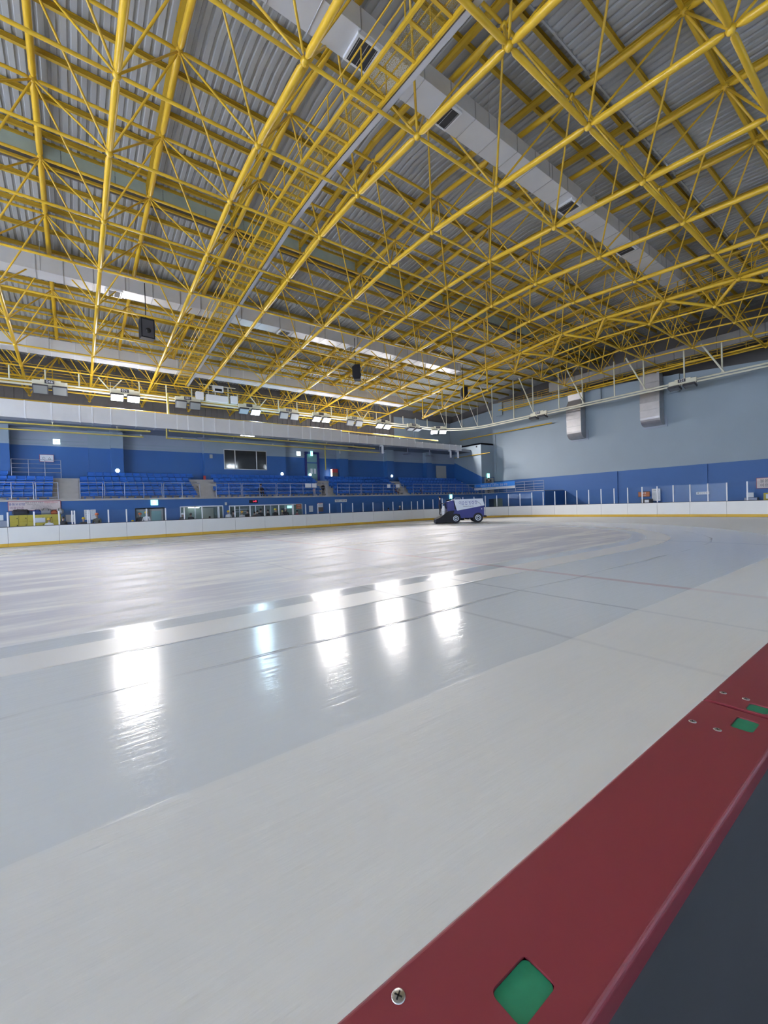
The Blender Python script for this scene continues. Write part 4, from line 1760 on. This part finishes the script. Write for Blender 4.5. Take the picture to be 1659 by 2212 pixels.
# speakers
def speaker(x, y, z_, label, rz):
    t = thing('hanging_speaker', label, 'loudspeaker', (x, y, z_), rz)
    mb = MB()
    mb.prism([(-.28, -.55), (.22, -.55), (.33, -.3), (.33, .42), (.1, .6), (-.28, .6)], -.36, .36, 'x')
    cab = mb.build('cabinet', M['black'], t)
    mb = MB()
    mb.bbox(-.30, .30, -.30, -.282, -.48, .5, .01)
    mb.build('speaker_grille', M['dkgrey'], t)
    mb = MB()
    mb.lathe([(.13, 0), (.15, .02), (.05, .05)], 16, Matrix.Translation((0, -.30, -.12)) @ Matrix.Rotation(pi / 2, 4, 'X'))
    mb.build('cone', M['tint'], t)
    zt = zbot(y) - z_
    mb = MB()
    mb.tube((0, .1, .6), (0, .1, max(zt, .8) + 2.0), 0.022, 6)
    mb.build('hanging_cable', M['black'], t)


speaker(3.80, 28.0, 12.4, 'black loudspeaker hanging below the frame on the left, left of the catwalk', 0.1)
speaker(18.55, 28.0, 12.25, 'black loudspeaker hanging below the frame in the middle, right of the catwalk', 0.9)
speaker(31.1, 28.0, 12.3, 'black loudspeaker hanging below the frame at the far right corner', 0.9)


# pipes below the stand soffit
def pipe(label, pts, r=0.055, m_='yellow_dull', drops=()):
    t = thing('pipe', label, 'pipe')
    mb = MB()
    mb.path(pts, r, 8)
    for p in pts[1:-1]:
        mb.lathe([(r * .4, -r), (r, -r * .5), (r, r * .5), (r * .4, r)], 8, Matrix.Translation(p))
    mb.build('pipe_run', M[m_], t)
    for (x, y, za, zb_) in drops:
        mb = MB()
        mb.tube((x, y, za), (x, y, zb_), 0.03, 6)
        mb.lathe([(.03, zb_), (.09, zb_ - .02), (.04, zb_ - .06)], 8, Matrix.Translation((x, y, 0)))
        mb.build('outlet', M['cream'], t)
    return t


M['pipe'] = mat('pipe_yellow', (0.55, 0.44, 0.10), 0.45)
pipe('upper yellow gas pipe under the white stand duct at far left', [(-8, 36, 7.72), (4.84, 36, 7.80)], .06, 'pipe', [(-1.0, 36, 7.75, 8.0), (2.7, 36, 7.78, 8.0), (4.6, 36, 7.8, 7.9)])
pipe('lower yellow gas pipe under the white stand duct at far left', [(-8, 36, 7.33), (4.36, 36, 7.35)], .05, 'pipe', [(4.2, 36, 7.35, 7.5)])
pipe('upper yellow pipe under the stand duct, right of the looped pipe end', [(6.15, 36, 8.05), (6.15, 36, 7.95), (25.8, 36, 7.66)], .06, 'pipe',
     [(8, 36, 7.92, 8.05), (12, 36, 7.86, 8.0), (16, 36, 7.8, 7.95), (20, 36, 7.74, 7.9)])
pipe('short vertical yellow pipe rising from the white stand duct below the catwalk end', [(6.2, 36.5, 9.3), (6.2, 36.5, 11.0)], .08, 'pipe')
pipe('lower yellow pipe under the stand duct, dropping as a loop at its left end', [(5.95, 36, 8.1), (5.95, 36, 7.38), (26.4, 36, 7.24)], .055, 'pipe',
     [(7, 36, 7.36, 7.5), (14.5, 36, 7.30, 7.46), (21.5, 36, 7.26, 7.0)])
pipe('vertical yellow pipe running down beside the green glass door', [(21.8, 39.6, 8.2), (21.8, 39.6, 5.6)], .07, 'pipe')
pipe('dull yellow pipe along the top edge of the white stand duct', [(-8, 36.9, 9.5), (20, 36.9, 9.45), (36, 36.9, 9.3)], .06)
pipe('dull yellow pipe just behind the far lamp rail', [(-8, 39.6, 11.0), (33, 39.6, 11.0)], .06)
pipe('dull yellow pipe bracketed along the end wall below the lamp rail', [(44.2, 40.8, 10.46), (44.2, 26.7, 10.4)], .07)
pipe('thin dull pipe on the stand side wall in the far corner', [(41.9, 39.9, 7.75), (41.9, 33.8, 7.74)], .05)
for i, (x, zz) in enumerate(((-1.0, 7.9), (2.85, 7.9), (9.0, 7.75), (11.5, 7.6), (24.0, 7.6), (27.5, 7.5), (31.5, 7.5), (35.0, 7.45))):
    t = thing('ceiling_fan', 'pale round ceiling fixture under the stand soffit, %s from the left' % nth[i], 'ceiling fixture', (x, 37.4, zz), 0, 'fixtures under the stand soffit')
    mb = MB()
    mb.lathe([(.05, 0.7), (.05, .12), (.12, .1), (.16, 0), (.08, -.06)], 12)
    mb.build('stem', M['railgrey'], t)
    mb = MB()
    mb.lathe([(.14, .05), (.55, .02), (.56, 0), (.14, 0.0)], 16)
    mb.build('shade', M['railgrey'], t)
for i, x in enumerate((12.4, 14.2, 16.6)):
    mb = MB()
    mb.bbox(x - .6, x + .6, 36.35, 36.5, 8.06, 8.15, .02)
    o = mb.build('tube_lamp', M['tubelit'] if i == 0 else M['white'])
    tag(o, ['lit tube lamp under the white stand duct above the dark window', 'first unlit tube lamp right of the lit one under the stand duct', 'second unlit tube lamp right of the lit one under the stand duct'][i], 'lamp')
for i, (x, z0) in enumerate(((26.9, 7.4), (37.3, 7.4), (38.6, 7.4))):
    t = thing('drain_elbow', 'white drain pipe elbow under the stand duct, %s from the left' % nth[i], 'pipe', (x, 36.1, z0))
    mb = MB()
    mb.tube((0, 0, -.2), (0, 0, .6), .12, 10)
    mb.tube((0, 0, .6), (-.3, 0, .62), .12, 10)
    mb.build('pipe_bend', M['postw'], t)


# ================================================================== SIGNS, LAMPS AND NOTICES
def sign(name, label, cat, c, w_, h_, face, rz=0.0, texts=(), frame_m=None, group=None, dep=.04):
    """flat sign centred at c, facing local -y"""
    t = thing(name, label, cat, c, rz, group)
    mb = MB()
    mb.bbox(-w_ / 2, w_ / 2, 0, dep, -h_ / 2, h_ / 2, .006)
    mb.build('backing', frame_m or face, t)
    mb = MB()
    e = .03 if frame_m else .004
    mb.box(-w_ / 2 + e, w_ / 2 - e, -.006, 0.001, -h_ / 2 + e, h_ / 2 - e)
    fc = mb.build('face', face, t)
    for tx in texts:
        s_, sz, m_, x, zz = tx[:5]
        lettering(s_, sz, m_, fc, (x, -.009, zz), 0, tx[5] if len(tx) > 5 else 1.0)
    return t


def exit_figure(t, s_=1.0):
    mb = MB()
    y = -.012
    def bar(x0, z0, x1, z1, r):
        d = Vector((x1 - x0, 0, z1 - z0)).normalized()
        n = Vector((-d.z, 0, d.x)) * r
        p, q = Vector((x0, y, z0)), Vector((x1, y, z1))
        mb.poly([p - n, q - n, q + n, p + n])
    bar(-.02, .05, .03, -.03, .03)
    bar(.03, -.03, -.05, -.12, .018)
    bar(.0, -.03, .07, -.11, .018)
    bar(.02, .05, .09, .02, .013)
    bar(-.02, .05, -.08, .0, .013)
    mb.poly([(-.02 + .03 * cos(a * .7), y, .11 + .03 * sin(a * .7)) for a in range(9)])
    o = mb.build('running_figure', M['exitwhite'], t)
    o.scale = (s_, 1, s_)


def exit_sign(c, label, rz=0.0, w_=.5, h_=.4, white=False):
    t = sign('exit_sign', label, 'exit sign', c, w_, h_, M['exitwhite'] if white else M['exitlit'], rz, (), None, 'lit exit signs')
    if not white:
        exit_figure(t, 1.2)
    else:
        mb = MB()
        mb.box(-.08, .08, -.012, -.007, -.1, .1)
        mb.build('green_mark', M['exitlit'], t)
    return t


exit_sign((-0.91, 39.5, 7.17), 'small white lit exit sign hanging high at the left of the stand', 0, .42, .38, True)
exit_sign((18.57, 39.3, 7.18), 'small white lit exit sign high up left of the green glass door', 0, .42, .42, True)
exit_sign((20.2, 39.6, 7.3), 'narrow green lit exit sign directly over the green glass door', 0, .26, .5)
exit_sign((4.62, 33.92, 2.34), 'green lit exit sign over the changing room door behind the boards', 0, .46, .38)
exit_sign((34.9, 33.92, 2.33), 'bright green lit exit sign just above the ice resurfacer', 0, .42, .5)
exit_sign((43.2, 35.18, 5.0), 'green lit exit sign over the pale door in the far corner', 0, .45, .55)
for i, (x, lab) in enumerate(((2.85, 'left pilaster'), (16.73, 'window bay right end'), (20.05, 'left side of the green glass door'), (30.5, 'fourth stairs'))):
    mb = MB()
    yb = 39.28 if i in (0, 3) else 39.38 if i == 1 else 39.84
    mb.lathe([(.12, 0), (.16, .02), (.15, .06), (.05, .08)], 16, Matrix.Translation((x, yb, 5.07)) @ Matrix.Rotation(pi / 2, 4, 'X'))
    tag(mb.build('emergency_lamp', M['exitwhite']), 'small round white lit lamp by the %s' % lab, 'wall lamp', 'round lit wall lamps')
sign('wall_notice', 'small white framed notice on the blue back wall at far left', 'notice', (-1.54, 39.93, 5.95), .85, .55, M['paper'], 0,
     [('○  △', .22, M['inkgrey'], 0, -.02)], M['bannerred'])
sign('direction_sign', 'narrow white sign with arrows on the blue stand front right of the hire shop', 'sign', (20.2, 33.95, 2.16), 1.3, .26, M['paper'], 0,
     [('◀ 출구 · 스케이트 ▶', .17, M['inkgrey'], 0, 0, .8)], M['cream'])
for i, (x, wd, zz) in enumerate(((16.89, .62, 3.60), (17.49, .45, 3.60), (25.97, .42, 3.56), (27.15, .5, 3.58))):
    lab = ['white paper notice on the stand rail left of the third stairs, wider one', 'white paper notice on the stand rail left of the third stairs, narrower one',
           'white paper notice on the stand rail just left of the fourth stairs', 'white paper notice on the stand rail at the foot of the fourth stairs'][i]
    sign('rail_notice', lab, 'notice', (x, 34.0, zz), wd, .36, M['paper'], 0, (), None, None, .012)
t = sign('wall_clock', 'black digital clock with red digits over the hire shop window', 'clock', (11.85, 33.93, 2.27), .72, .24, M['black'])
lettering('1:43', .2, M['redled'], t, (.08, -.01, 0))
t = sign('banner', 'pale pink banner with locker instructions hung over the yellow lockers', 'banner', (-1.98, 33.93, 2.29), 2.55, .60, M['bannerbg'], 0, (), M['bannerred'], None, .02)
f_ = t
lettering('물품보관함', .17, M['inkblue'], f_, (-.86, -.012, .10))
lettering('이용안내!', .17, M['inkpurple'], f_, (-.86, -.012, -.12))
lettering('물품 보관함의 사용은', .10, M['inkgrey'], f_, (-.03, -.012, .19))
lettering('당일에 한합니다', .10, M['inkred'], f_, (.78, -.012, .19))
for k, s_ in enumerate(('보관함 사용 후에는 반드시 비워 주시기 바라며 잠금장치는', '개인이 준비하여 사용하시기 바랍니다', '보관 중 분실된 물품은 책임지지 않습니다', '이용시간 이후 남은 물품은 임의로 정리합니다')):
    lettering(s_, .058, M['inkgrey'], f_, (.32, -.012, .09 - .085 * k))
t = sign('banner', 'blue and white banner with lesson notice tied to the corner balcony rail', 'banner', (40.42, 32.2, 3.48), 6.0, .80, M['bannerblue'], -pi / 2, (), None, None, .02)
mb = MB()
mb.box(-3.0, 3.0, -.012, -.007, -.40, -.12)
mb.build('white_band', M['paper'], t)
lettering('빙상경기 특강 스케이트 강습 모집', .30, M['paper'], t, (0, -.013, .08), 0, .95)
lettering('빙상경기장 안내 공지', .10, M['paper'], t, (0, -.013, .29))
lettering('접수 기간 및 문의는 안내 데스크', .11, M['inkgrey'], t, (-.4, -.016, -.22))

# lockers with bags on top
lk = thing('locker_block', 'low block of yellow lockers behind the boards below the pink banner', 'lockers', (-3.15, 33.35, .02))
mb = MB()
mb.box(0, 2.42, 0.02, .5, 0, 1.70)
mb.build('carcass', M['lockery'], lk)
for r in range(4):
    for c in range(6):
        mb = MB()
        mb.bbox(.008 + .403 * c, .395 + .403 * c, 0, .02, .03 + .42 * r, .43 + .42 * r, .006)
        d_ = mb.build('locker_door', M['lockery'], lk)
        mb = MB()
        mb.lathe([(.028, 0), (.03, .015), (.01, .02)], 8, Matrix.Translation((.34 + .403 * c, 0, .25 + .42 * r)) @ Matrix.Rotation(pi / 2, 4, 'X'))
        mb.build('lock', M['black'], d_)
for i, (x, wd, hh, c_, lab) in enumerate(((-2.65, .8, .34, (.02, .02, .03), 'black'), (-1.85, .5, .30, (.02, .05, .2), 'navy blue'), (-1.45, .6, .36, (.25, .25, .27), 'grey'),
                                          (-1.05, .45, .24, (.4, .08, .02), 'orange-red'), (-.75, .35, .34, (.35, .36, .38), 'pale grey'))):
    mb = MB()
    mb.bbox(x - wd / 2, x + wd / 2, 33.4, 33.75, 1.725, 1.725 + hh, .09)
    b_ = mb.build('sports_bag', cloth('bag_' + lab.replace(' ', '_').replace('-', '_'), c_))
    tag(b_, '%s sports bag lying on top of the yellow lockers' % lab, 'bag', 'bags on the lockers')
    mb = MB()
    mb.path([(x - wd / 4, 33.39, 1.73 + hh * .6), (x - wd / 6, 33.38, 1.75 + hh), (x + wd / 6, 33.38, 1.75 + hh), (x + wd / 4, 33.39, 1.73 + hh * .6)], .012, 5)
    mb.build('bag_handle', M['black'], b_)
sign('notice', 'blank pale blue sheet taped on the yellow lockers', 'notice', (-1.75, 33.32, 1.38), .52, .30, M['paper'], 0, (), None, None, .012)
t = thing('ticket_machine', 'grey machine with a small notice left of the yellow lockers', 'machine', (-3.55, 33.5, .02))
mb = MB()
mb.bbox(-.3, .3, 0, .4, 0, 1.4, .02)
mb.build('cabinet', M['railgrey'], t)
mb = MB()
mb.bbox(-.2, .12, -.02, 0, 1.42, 1.75, .01)
mb.build('notice', M['paper'], t)
sign('notice', 'white sheet on a stand just right of the yellow lockers', 'notice', (-.28, 33.94, 1.42), .42, .48, M['paper'], 0, (), None, None, .02)
for i, (x, wd, zz, hh, lab) in enumerate(((.64, .30, 1.62, .66, 'white timetable board on the stand front, left one of two'), (.98, .30, 1.62, .66, 'white timetable board on the stand front, right one of two'))):
    sign('timetable', lab, 'notice board', (x, 33.95, zz), wd, hh, M['paper'], 0, [('이용요금', .06, M['inkgrey'], 0, .25), ('평일 · 주말', .05, M['inkgrey'], 0, .1), ('안내', .05, M['inkgrey'], 0, -.05)])
sign('orange_poster', 'orange menu panel at the right end of the hire shop window', 'poster', (15.85, 33.9, 1.74), .5, .40, M['orange'], 0, [('대여', .14, M['bannerbg'], 0, .07), ('안내소', .10, M['bannerbg'], 0, -.1)])
sign('notice', 'blank pale sheet on the stand front right of the hire shop', 'notice', (17.05, 33.95, 1.5), .40, .55, M['paper'], 0, (), None, None, .02)
t = sign('safety_notice', 'tall framed safety notice between two pairs of glass posts', 'notice', (18.0, 33.95, 1.62), .58, .80, M['paper'], 0, [('주의', .13, M['inkred'], 0, .28), ('안전수칙', .09, M['inkgrey'], 0, .12)], M['bannerred'])
mb = MB()
mb.box(-.27, .27, -.012, -.008, -.38, 0)
mb.build('photo_block', M['brown'], t)
mb = MB()
mb.bbox(9.55, 9.72, 33.9, 34.0, 2.02, 2.25, .02)
tag(mb.build('wall_speaker', M['greydoor']), 'small grey wall speaker between the two hire shop windows', 'speaker')
mb = MB()
mb.bbox(9.9, 10.15, 39.28, 39.4, 6.35, 6.7, .02)
tag(mb.build('wall_speaker', M['greydoor']), 'small grey wall box at the left of the dark commentary window', 'speaker')
mb = MB()
mb.box(9.28, 9.45, 39.1, 39.3, 4.4, 4.75)
tag(mb.build('small_red_box', M['inkred']), 'small red box on the floor at the top of the second stairs', 'box')
t = thing('fire_cabinet', 'grey vending cabinet with a red top beside the green glass door', 'cabinet', (22.9, 39.5, 4.35))
mb = MB()
mb.bbox(-.35, .35, 0, .45, 0, 1.0, .02)
mb.build('lower_cabinet', M['brown'], t)
mb = MB()
mb.bbox(-.35, .35, 0, .45, 1.0, 1.4, .02)
mb.build('red_top', M['inkred'], t)
mb = MB()
mb.box(-.5, -.38, 0, .1, 0, 1.35)
mb.build('lit_edge', M['tubelit'], t)
# signs by the far end boards
sign('orange_poster', 'orange and dark panel behind the end boards left of the tall white notice', 'poster', (44.36, 17.35, 1.82), 1.05, .52, M['orange'], -pi / 2,
     [('◀◀', .2, M['bannerbg'], 0, .1), ('안내소', .14, M['bannerbg'], 0, -.13)], M['dkgrey'])
sign('tall_notice', 'tall white notice on the blue end wall behind the boards', 'notice', (44.36, 16.3, 1.72), .72, 1.15, M['paper'], -pi / 2,
     [('이용수칙', .14, M['inkgrey'], 0, .42)] + [('안전하게 이용해 주세요', .065, M['inkgrey'], 0, .26 - .12 * k) for k in range(6)])
sign('direction_sign', 'narrow white sign with arrows behind the end boards at right', 'sign', (44.36, 12.65, 1.72), .95, .24, M['paper'], -pi / 2, [('◀ 빙상장 ▶', .16, M['inkgrey'], 0, 0)])
sign('end_banner', 'pale notice at the right edge behind the last glass posts', 'banner', (44.36, 8.35, 2.35), 1.4, .85, M['bannerbg'], -pi / 2, [('물품', .3, M['inkgrey'], -.2, .15), ('이용', .3, M['inkgrey'], -.2, -.2)], M['bannerred'])
t = thing('bin', 'dark bin with a pale label behind the end boards under the orange panel', 'bin', (43.9, 17.0, .02))
mb = MB()
mb.bbox(-.3, .3, -.5, .35, 0, 1.35, .04)
mb.build('bin_body', M['dkgrey'], t)
mb = MB()
mb.box(-.31, -.3, -.35, .0, 1.0, 1.25)
mb.build('bin_label', M['paper'], t)
t = thing('grey_machine', 'small grey machine behind the end boards near the right edge', 'machine', (43.6, 9.2, .02))
mb = MB()
mb.bbox(-.3, .3, -.4, .4, 0, 1.2, .03)
mb.build('cabinet', M['railgrey'], t)
mb = MB()
mb.bbox(-.32, -.28, -.2, .25, 1.22, 1.6, .01)
mb.build('notice', M['paper'], t)
mb = MB()
mb.bbox(43.2, 43.7, 7.4, 8.4, .02, 1.55, .02)
o = tag(mb.build('end_lockers', M['lockery']), 'low yellow lockers at the right edge behind the end boards', 'lockers')
mb = MB()
mb.box(43.18, 43.2, 7.7, 8.25, 1.1, 1.45)
mb.build('notice', M['paper'], o)
mb = MB()
mb.bbox(41.95, 42.0, 35.9, 36.1, 8.7, 8.9, .02)
tag(mb.build('camera_dome', M['black']), 'small dark camera dome high on the pale corner wall', 'camera')


# ================================================================== PEOPLE
def human_mesh(pose):
    """one continuous skin: returns mesh, slots: 0 skin 1 top 2 trousers 3 shoes"""
    sit = pose == 'sit'
    V = {}
    E_ = []
    zs = -0.40 if sit else 0.0

    def add(n, p, r, par=None):
        V[n] = (Vector(p), r)
        if par:
            E_.append((par, n))
    hz = 0.92
    add('pelvis', (0, 0, hz), .135)
    add('waist', (0, 0, hz + .16), .115, 'pelvis')
    add('chest', (0, .0, hz + .36), .145, 'waist')
    add('neck0', (0, 0, hz + .52), .07, 'chest')
    add('neck', (0, -.01, hz + .58), .05, 'neck0')
    add('head0', (0, -.03, hz + .66), .082, 'neck')
    add('head1', (0, -.02, hz + .77), .085, 'head0')
    for sg, s_ in ((-1, 'l'), (1, 'r')):
        add('sh' + s_, (sg * .19, 0, hz + .46), .07, 'chest')
        if pose == 'stand':
            el, wr, hd = (sg * .26, .02, hz + .18), (sg * .27, -.06, hz - .06), (sg * .27, -.09, hz - .14)
        elif pose == 'sit':
            el, wr, hd = (sg * .27, -.02, hz + .18), (sg * .16, -.26, hz + .12), (sg * .12, -.32, hz + .12)
        else:
            el, wr, hd = (sg * .27, -.05, hz + .2), (sg * .16, -.30, hz + .16), (sg * .14, -.38, hz + .18)
        add('el' + s_, el, .05, 'sh' + s_)
        add('wr' + s_, wr, .036, 'el' + s_)
        add('hd' + s_, hd, .038, 'wr' + s_)
        if sit:
            add('hip' + s_, (sg * .1, -.02, hz - .02), .10, 'pelvis')
            add('kn' + s_, (sg * .12, -.44, hz + .0), .068, 'hip' + s_)
            add('an' + s_, (sg * .12, -.42, hz - .40), .045, 'kn' + s_)
            add('to' + s_, (sg * .12, -.56, hz - .45), .04, 'an' + s_)
        else:
            add('hip' + s_, (sg * .1, 0, hz - .06), .10, 'pelvis')
            add('kn' + s_, (sg * .11, -.02, .48), .066, 'hip' + s_)
            add('an' + s_, (sg * .11, .02, .09), .045, 'kn' + s_)
            add('to' + s_, (sg * .12, -.13, .04), .04, 'an' + s_)
    names = list(V)
    me = D.meshes.new('figure')
    me.from_pydata([V[n][0] for n in names], [(names.index(a), names.index(b)) for a, b in E_], [])
    o = D.objects.new('figure', me)
    COL.objects.link(o)
    o.modifiers.new('skin', 'SKIN')
    if not me.skin_vertices:
        bpy.context.view_layer.objects.active = o
        bpy.ops.mesh.customdata_skin_add()
    for i, n in enumerate(names):
        rr = V[n][1]
        me.skin_vertices[0].data[i].radius = (rr * (1.25 if n in ('chest', 'pelvis', 'waist') else 1), rr)
        me.skin_vertices[0].data[i].use_root = n == 'pelvis'
    sb = o.modifiers.new('sub', 'SUBSURF')
    sb.levels = sb.render_levels = 1
    dg = bpy.context.evaluated_depsgraph_get()
    dg.update()
    out = D.meshes.new_from_object(o.evaluated_get(dg))
    D.objects.remove(o)
    mb = MB()
    segs_ = [(V[a][0], V[b][0], a, b) for a, b in E_]
    for q in out.polygons:
        c = q.center
        best, bn = 9, None
        for p0, p1, a, b in segs_:
            d = p1 - p0
            t_ = max(0, min(1, (c - p0).dot(d) / d.length_squared))
            e = (c - p0 - d * t_).length - (V[a][1] * (1 - t_) + V[b][1] * t_) * .9
            if e < best:
                best, bn = e, (a, b)
        b = bn[1]
        mi = 0 if b.startswith(('head', 'neck', 'hd')) and b != 'neck0' else 3 if b.startswith('to') else 2 if b[:2] in ('hi', 'kn', 'an') else 1
        mb.poly([out.vertices[i].co for i in q.vertices], mi, True)
    # fingers, nose, ears
    for s_ in 'lr':
        h0, w0 = V['hd' + s_][0], V['wr' + s_][0]
        d = (h0 - w0).normalized()
        sd = d.cross(Vector((0, 1, 0.3))).normalized()
        for k, ln in enumerate((.062, .075, .08, .07)):
            p0 = h0 + d * .015 + sd * (.018 * (k - 1.5))
            mid = p0 + d * ln * .6 + Vector((0, -.006, -.004))
            mb.tube(p0, mid, .0095, 6, .009)
            mb.tube(mid, p0 + d * ln + Vector((0, -.02, -.012)), .009, 6, .006)
        mb.tube(h0 - d * .02 + sd * .03, h0 + d * .03 + sd * .055, .011, 6, .008)
    hc = V['head1'][0]
    mb.lathe([(.002, .028), (.012, 0), (.016, -.028), (.004, -.034)], 6, Matrix.Translation(hc + Vector((0, -.092, -.06))))
    for sg in (-1, 1):
        mb.lathe([(.012, -.028), (.018, 0), (.012, .03)], 6, Matrix.Translation(hc + Vector((sg * .088, .0, -.06))))
    return mb, V


BASE = {}
for ps in ('stand', 'sit', 'reach'):
    BASE[ps] = human_mesh(ps)
_pm = {}


def person(label, x, y, z_, rz, pose, top, trouser, scale=1.0, hat=None, hair=(0.012, 0.01, 0.01), group=None):
    t = thing('person', label, 'person', (x, y, z_), rz, group)
    mb, V = BASE[pose]
    me = mb.mesh('body', [M['skin'], cloth('top_%d_%d_%d' % tuple(int(c * 100) for c in top), top),
                          cloth('trs_%d_%d_%d' % tuple(int(c * 100) for c in trouser), trouser), M['black']])
    o = link('body', me, t)
    hc = V['head1'][0]
    m2 = MB()
    if hat:
        m2.lathe([(.108, -.02), (.112, .02), (.098, .075), (.06, .11), (.008, .122)], 14, Matrix.Translation(hc))
        m2.prism([(-.09, -.15), (.09, -.15), (.1, -.05), (-.1, -.05)], hc.z - .03, hc.z - .012, 'z')
        h = m2.build('helmet', cloth('hat_%d_%d_%d' % tuple(int(c * 100) for c in hat), hat), t)
        m3 = MB()
        for sg in (-1, 1):
            m3.tube(hc + Vector((sg * .1, 0, -.02)), hc + Vector((sg * .03, -.06, -.15)), .006, 5)
        m3.build('chin_strap', M['black'], h)
    else:
        m2.lathe([(.096, -.06), (.102, 0), (.09, .06), (.05, .098), (.008, .108)], 14, Matrix.Translation(hc + Vector((0, .016, 0))))
        m2.build('hair', cloth('hair', hair), t)
    m4 = MB()
    for sg in (-1, 1):
        m4.lathe([(.002, .012), (.011, 0), (.002, -.012)], 6, Matrix.Translation(hc + Vector((sg * .034, -.088, -.035))))
    m4.tube(hc + Vector((-.025, -.086, -.105)), hc + Vector((.025, -.086, -.105)), .005, 5)
    m4.build('face_features', M['black'], t)
    t.scale = (scale, scale, scale)
    return t


WH, YH, OH = (.75, .75, .78), (.80, .55, .03), (.62, .13, .03)
DK, GR, NV = (.02, .02, .025), (.10, .10, .11), (.02, .03, .09)
ppl = [
    ('child in a yellow helmet and white jacket in front of the yellow lockers', -1.25, 32.0, 1.49, YH, WH),
    ('dark-clothed child without a helmet at the right end of the lockers', -.60, 32.2, 1.55, None, DK),
    ('child in a yellow helmet and dark jacket left of the timetable boards', .41, 32.0, 1.45, YH, GR),
    ('adult in an orange helmet and dark coat by the right timetable board', 1.12, 32.0, 1.69, OH, (.05, .055, .05)),
    ('small child of whom only a yellow helmet shows above the boards', 3.04, 32.0, 1.16, YH, DK),
    ('child in an orange-red helmet before the changing room door', 3.55, 32.6, 1.62, OH, DK),
    ('child in a yellow helmet and white top before the changing room door', 3.85, 31.9, 1.70, YH, WH),
    ('pale-helmeted child at the left edge of the shorter hire window', 6.08, 32.0, 1.50, WH, GR),
    ('dark-haired person in black at the shorter hire window', 6.62, 32.0, 1.50, None, DK),
    ('small dark-haired child low before the shorter hire window', 7.89, 32.0, 1.20, None, DK),
    ('child in a yellow helmet and white jacket left of the long hire window', 9.23, 32.0, 1.58, YH, WH),
    ('dark-clothed adult just right of the left post of the long hire window', 9.72, 32.4, 1.55, None, DK),
    ('child in an amber helmet and white jacket before the long hire window', 10.24, 32.0, 1.50, (.75, .40, .03), WH),
    ('black-clothed adult beside the child in the amber helmet', 10.78, 32.3, 1.58, None, DK),
    ('brown-clothed child in the middle of the long hire window', 11.2, 32.0, 1.42, None, (.10, .07, .05)),
    ('grey-hooded person in the middle of the long hire window', 11.55, 32.3, 1.52, None, GR),
    ('tall black-clothed adult in the middle of the long hire window', 11.95, 32.7, 1.64, None, DK),
    ('black-clothed person left of the bright yellow helmet', 12.45, 32.4, 1.55, None, DK),
    ('child in a bright yellow helmet before the long hire window', 12.88, 32.0, 1.62, (.85, .70, .04), DK),
    ('child in a red-orange helmet just right of the bright yellow helmet', 13.15, 32.5, 1.58, OH, GR),
    ('child in a pale yellow helmet and grey top below the monitor', 13.47, 32.0, 1.44, (.75, .65, .25), (.3, .3, .3)),
    ('adult in black with a white cap under the cyan screen', 13.95, 32.4, 1.64, WH, DK),
    ('dark-haired child in a red and white top below the orange panel', 14.78, 32.0, 1.42, None, (.5, .1, .12)),
    ('dark-clothed person low behind the boards left of the pale helmet', 24.3, 32.0, 1.32, None, (.12, .03, .05)),
    ('child in a pale helmet behind the boards before the plain blue wall', 25.72, 32.0, 1.48, (.7, .66, .5), NV),
]
for i, (lab, x, y, ht, hat, top) in enumerate(ppl):
    sc = ht / 1.80
    person(lab, x, y, 0.02, random.uniform(-.7, .7) + (pi if i % 4 == 1 else 0), 'stand' if i % 3 else 'reach', top, NV if i % 2 else DK, sc, hat, group='skaters behind the far boards')
person('adult in black with a dark cap sitting in the front row above the hire shop', 13.05, 35.42, 2.36, 0, 'sit', DK, DK, .82, DK)
person('small child in a pink and grey jacket leaning on the stand rail under two notices', 17.7, 34.5, 2.69, 0, 'stand', (.45, .30, .34), (.3, .3, .34), .44, None)
person('adult in black standing at the foot of the third stairs', 18.7, 34.6, 2.69, 0.1, 'stand', DK, DK, .66, None)
person('person in maroon and orange slumped at the foot of the fourth stairs', 28.0, 35.42, 2.44, 0.6, 'sit', (.10, .025, .035), (.10, .05, .06), .62, None, (.3, .12, .04))
person('person in dark clothes and pale hat sitting right of the fourth stairs', 31.6, 35.42, 2.50, 0, 'sit', (.05, .05, .06), DK, .5, WH)
person('person with fair hair standing on the corner balcony above the blue banner', 42.0, 34.2, 2.69, -.6, 'stand', (.16, .12, .11), DK, 1.08, None, (.25, .17, .12))
person('driver in a dark blue uniform standing at the back of the ice resurfacer', 23.62, 24.25, .62, pi / 2 - .7, 'reach', (.02, .02, .06), DK, .86, None)
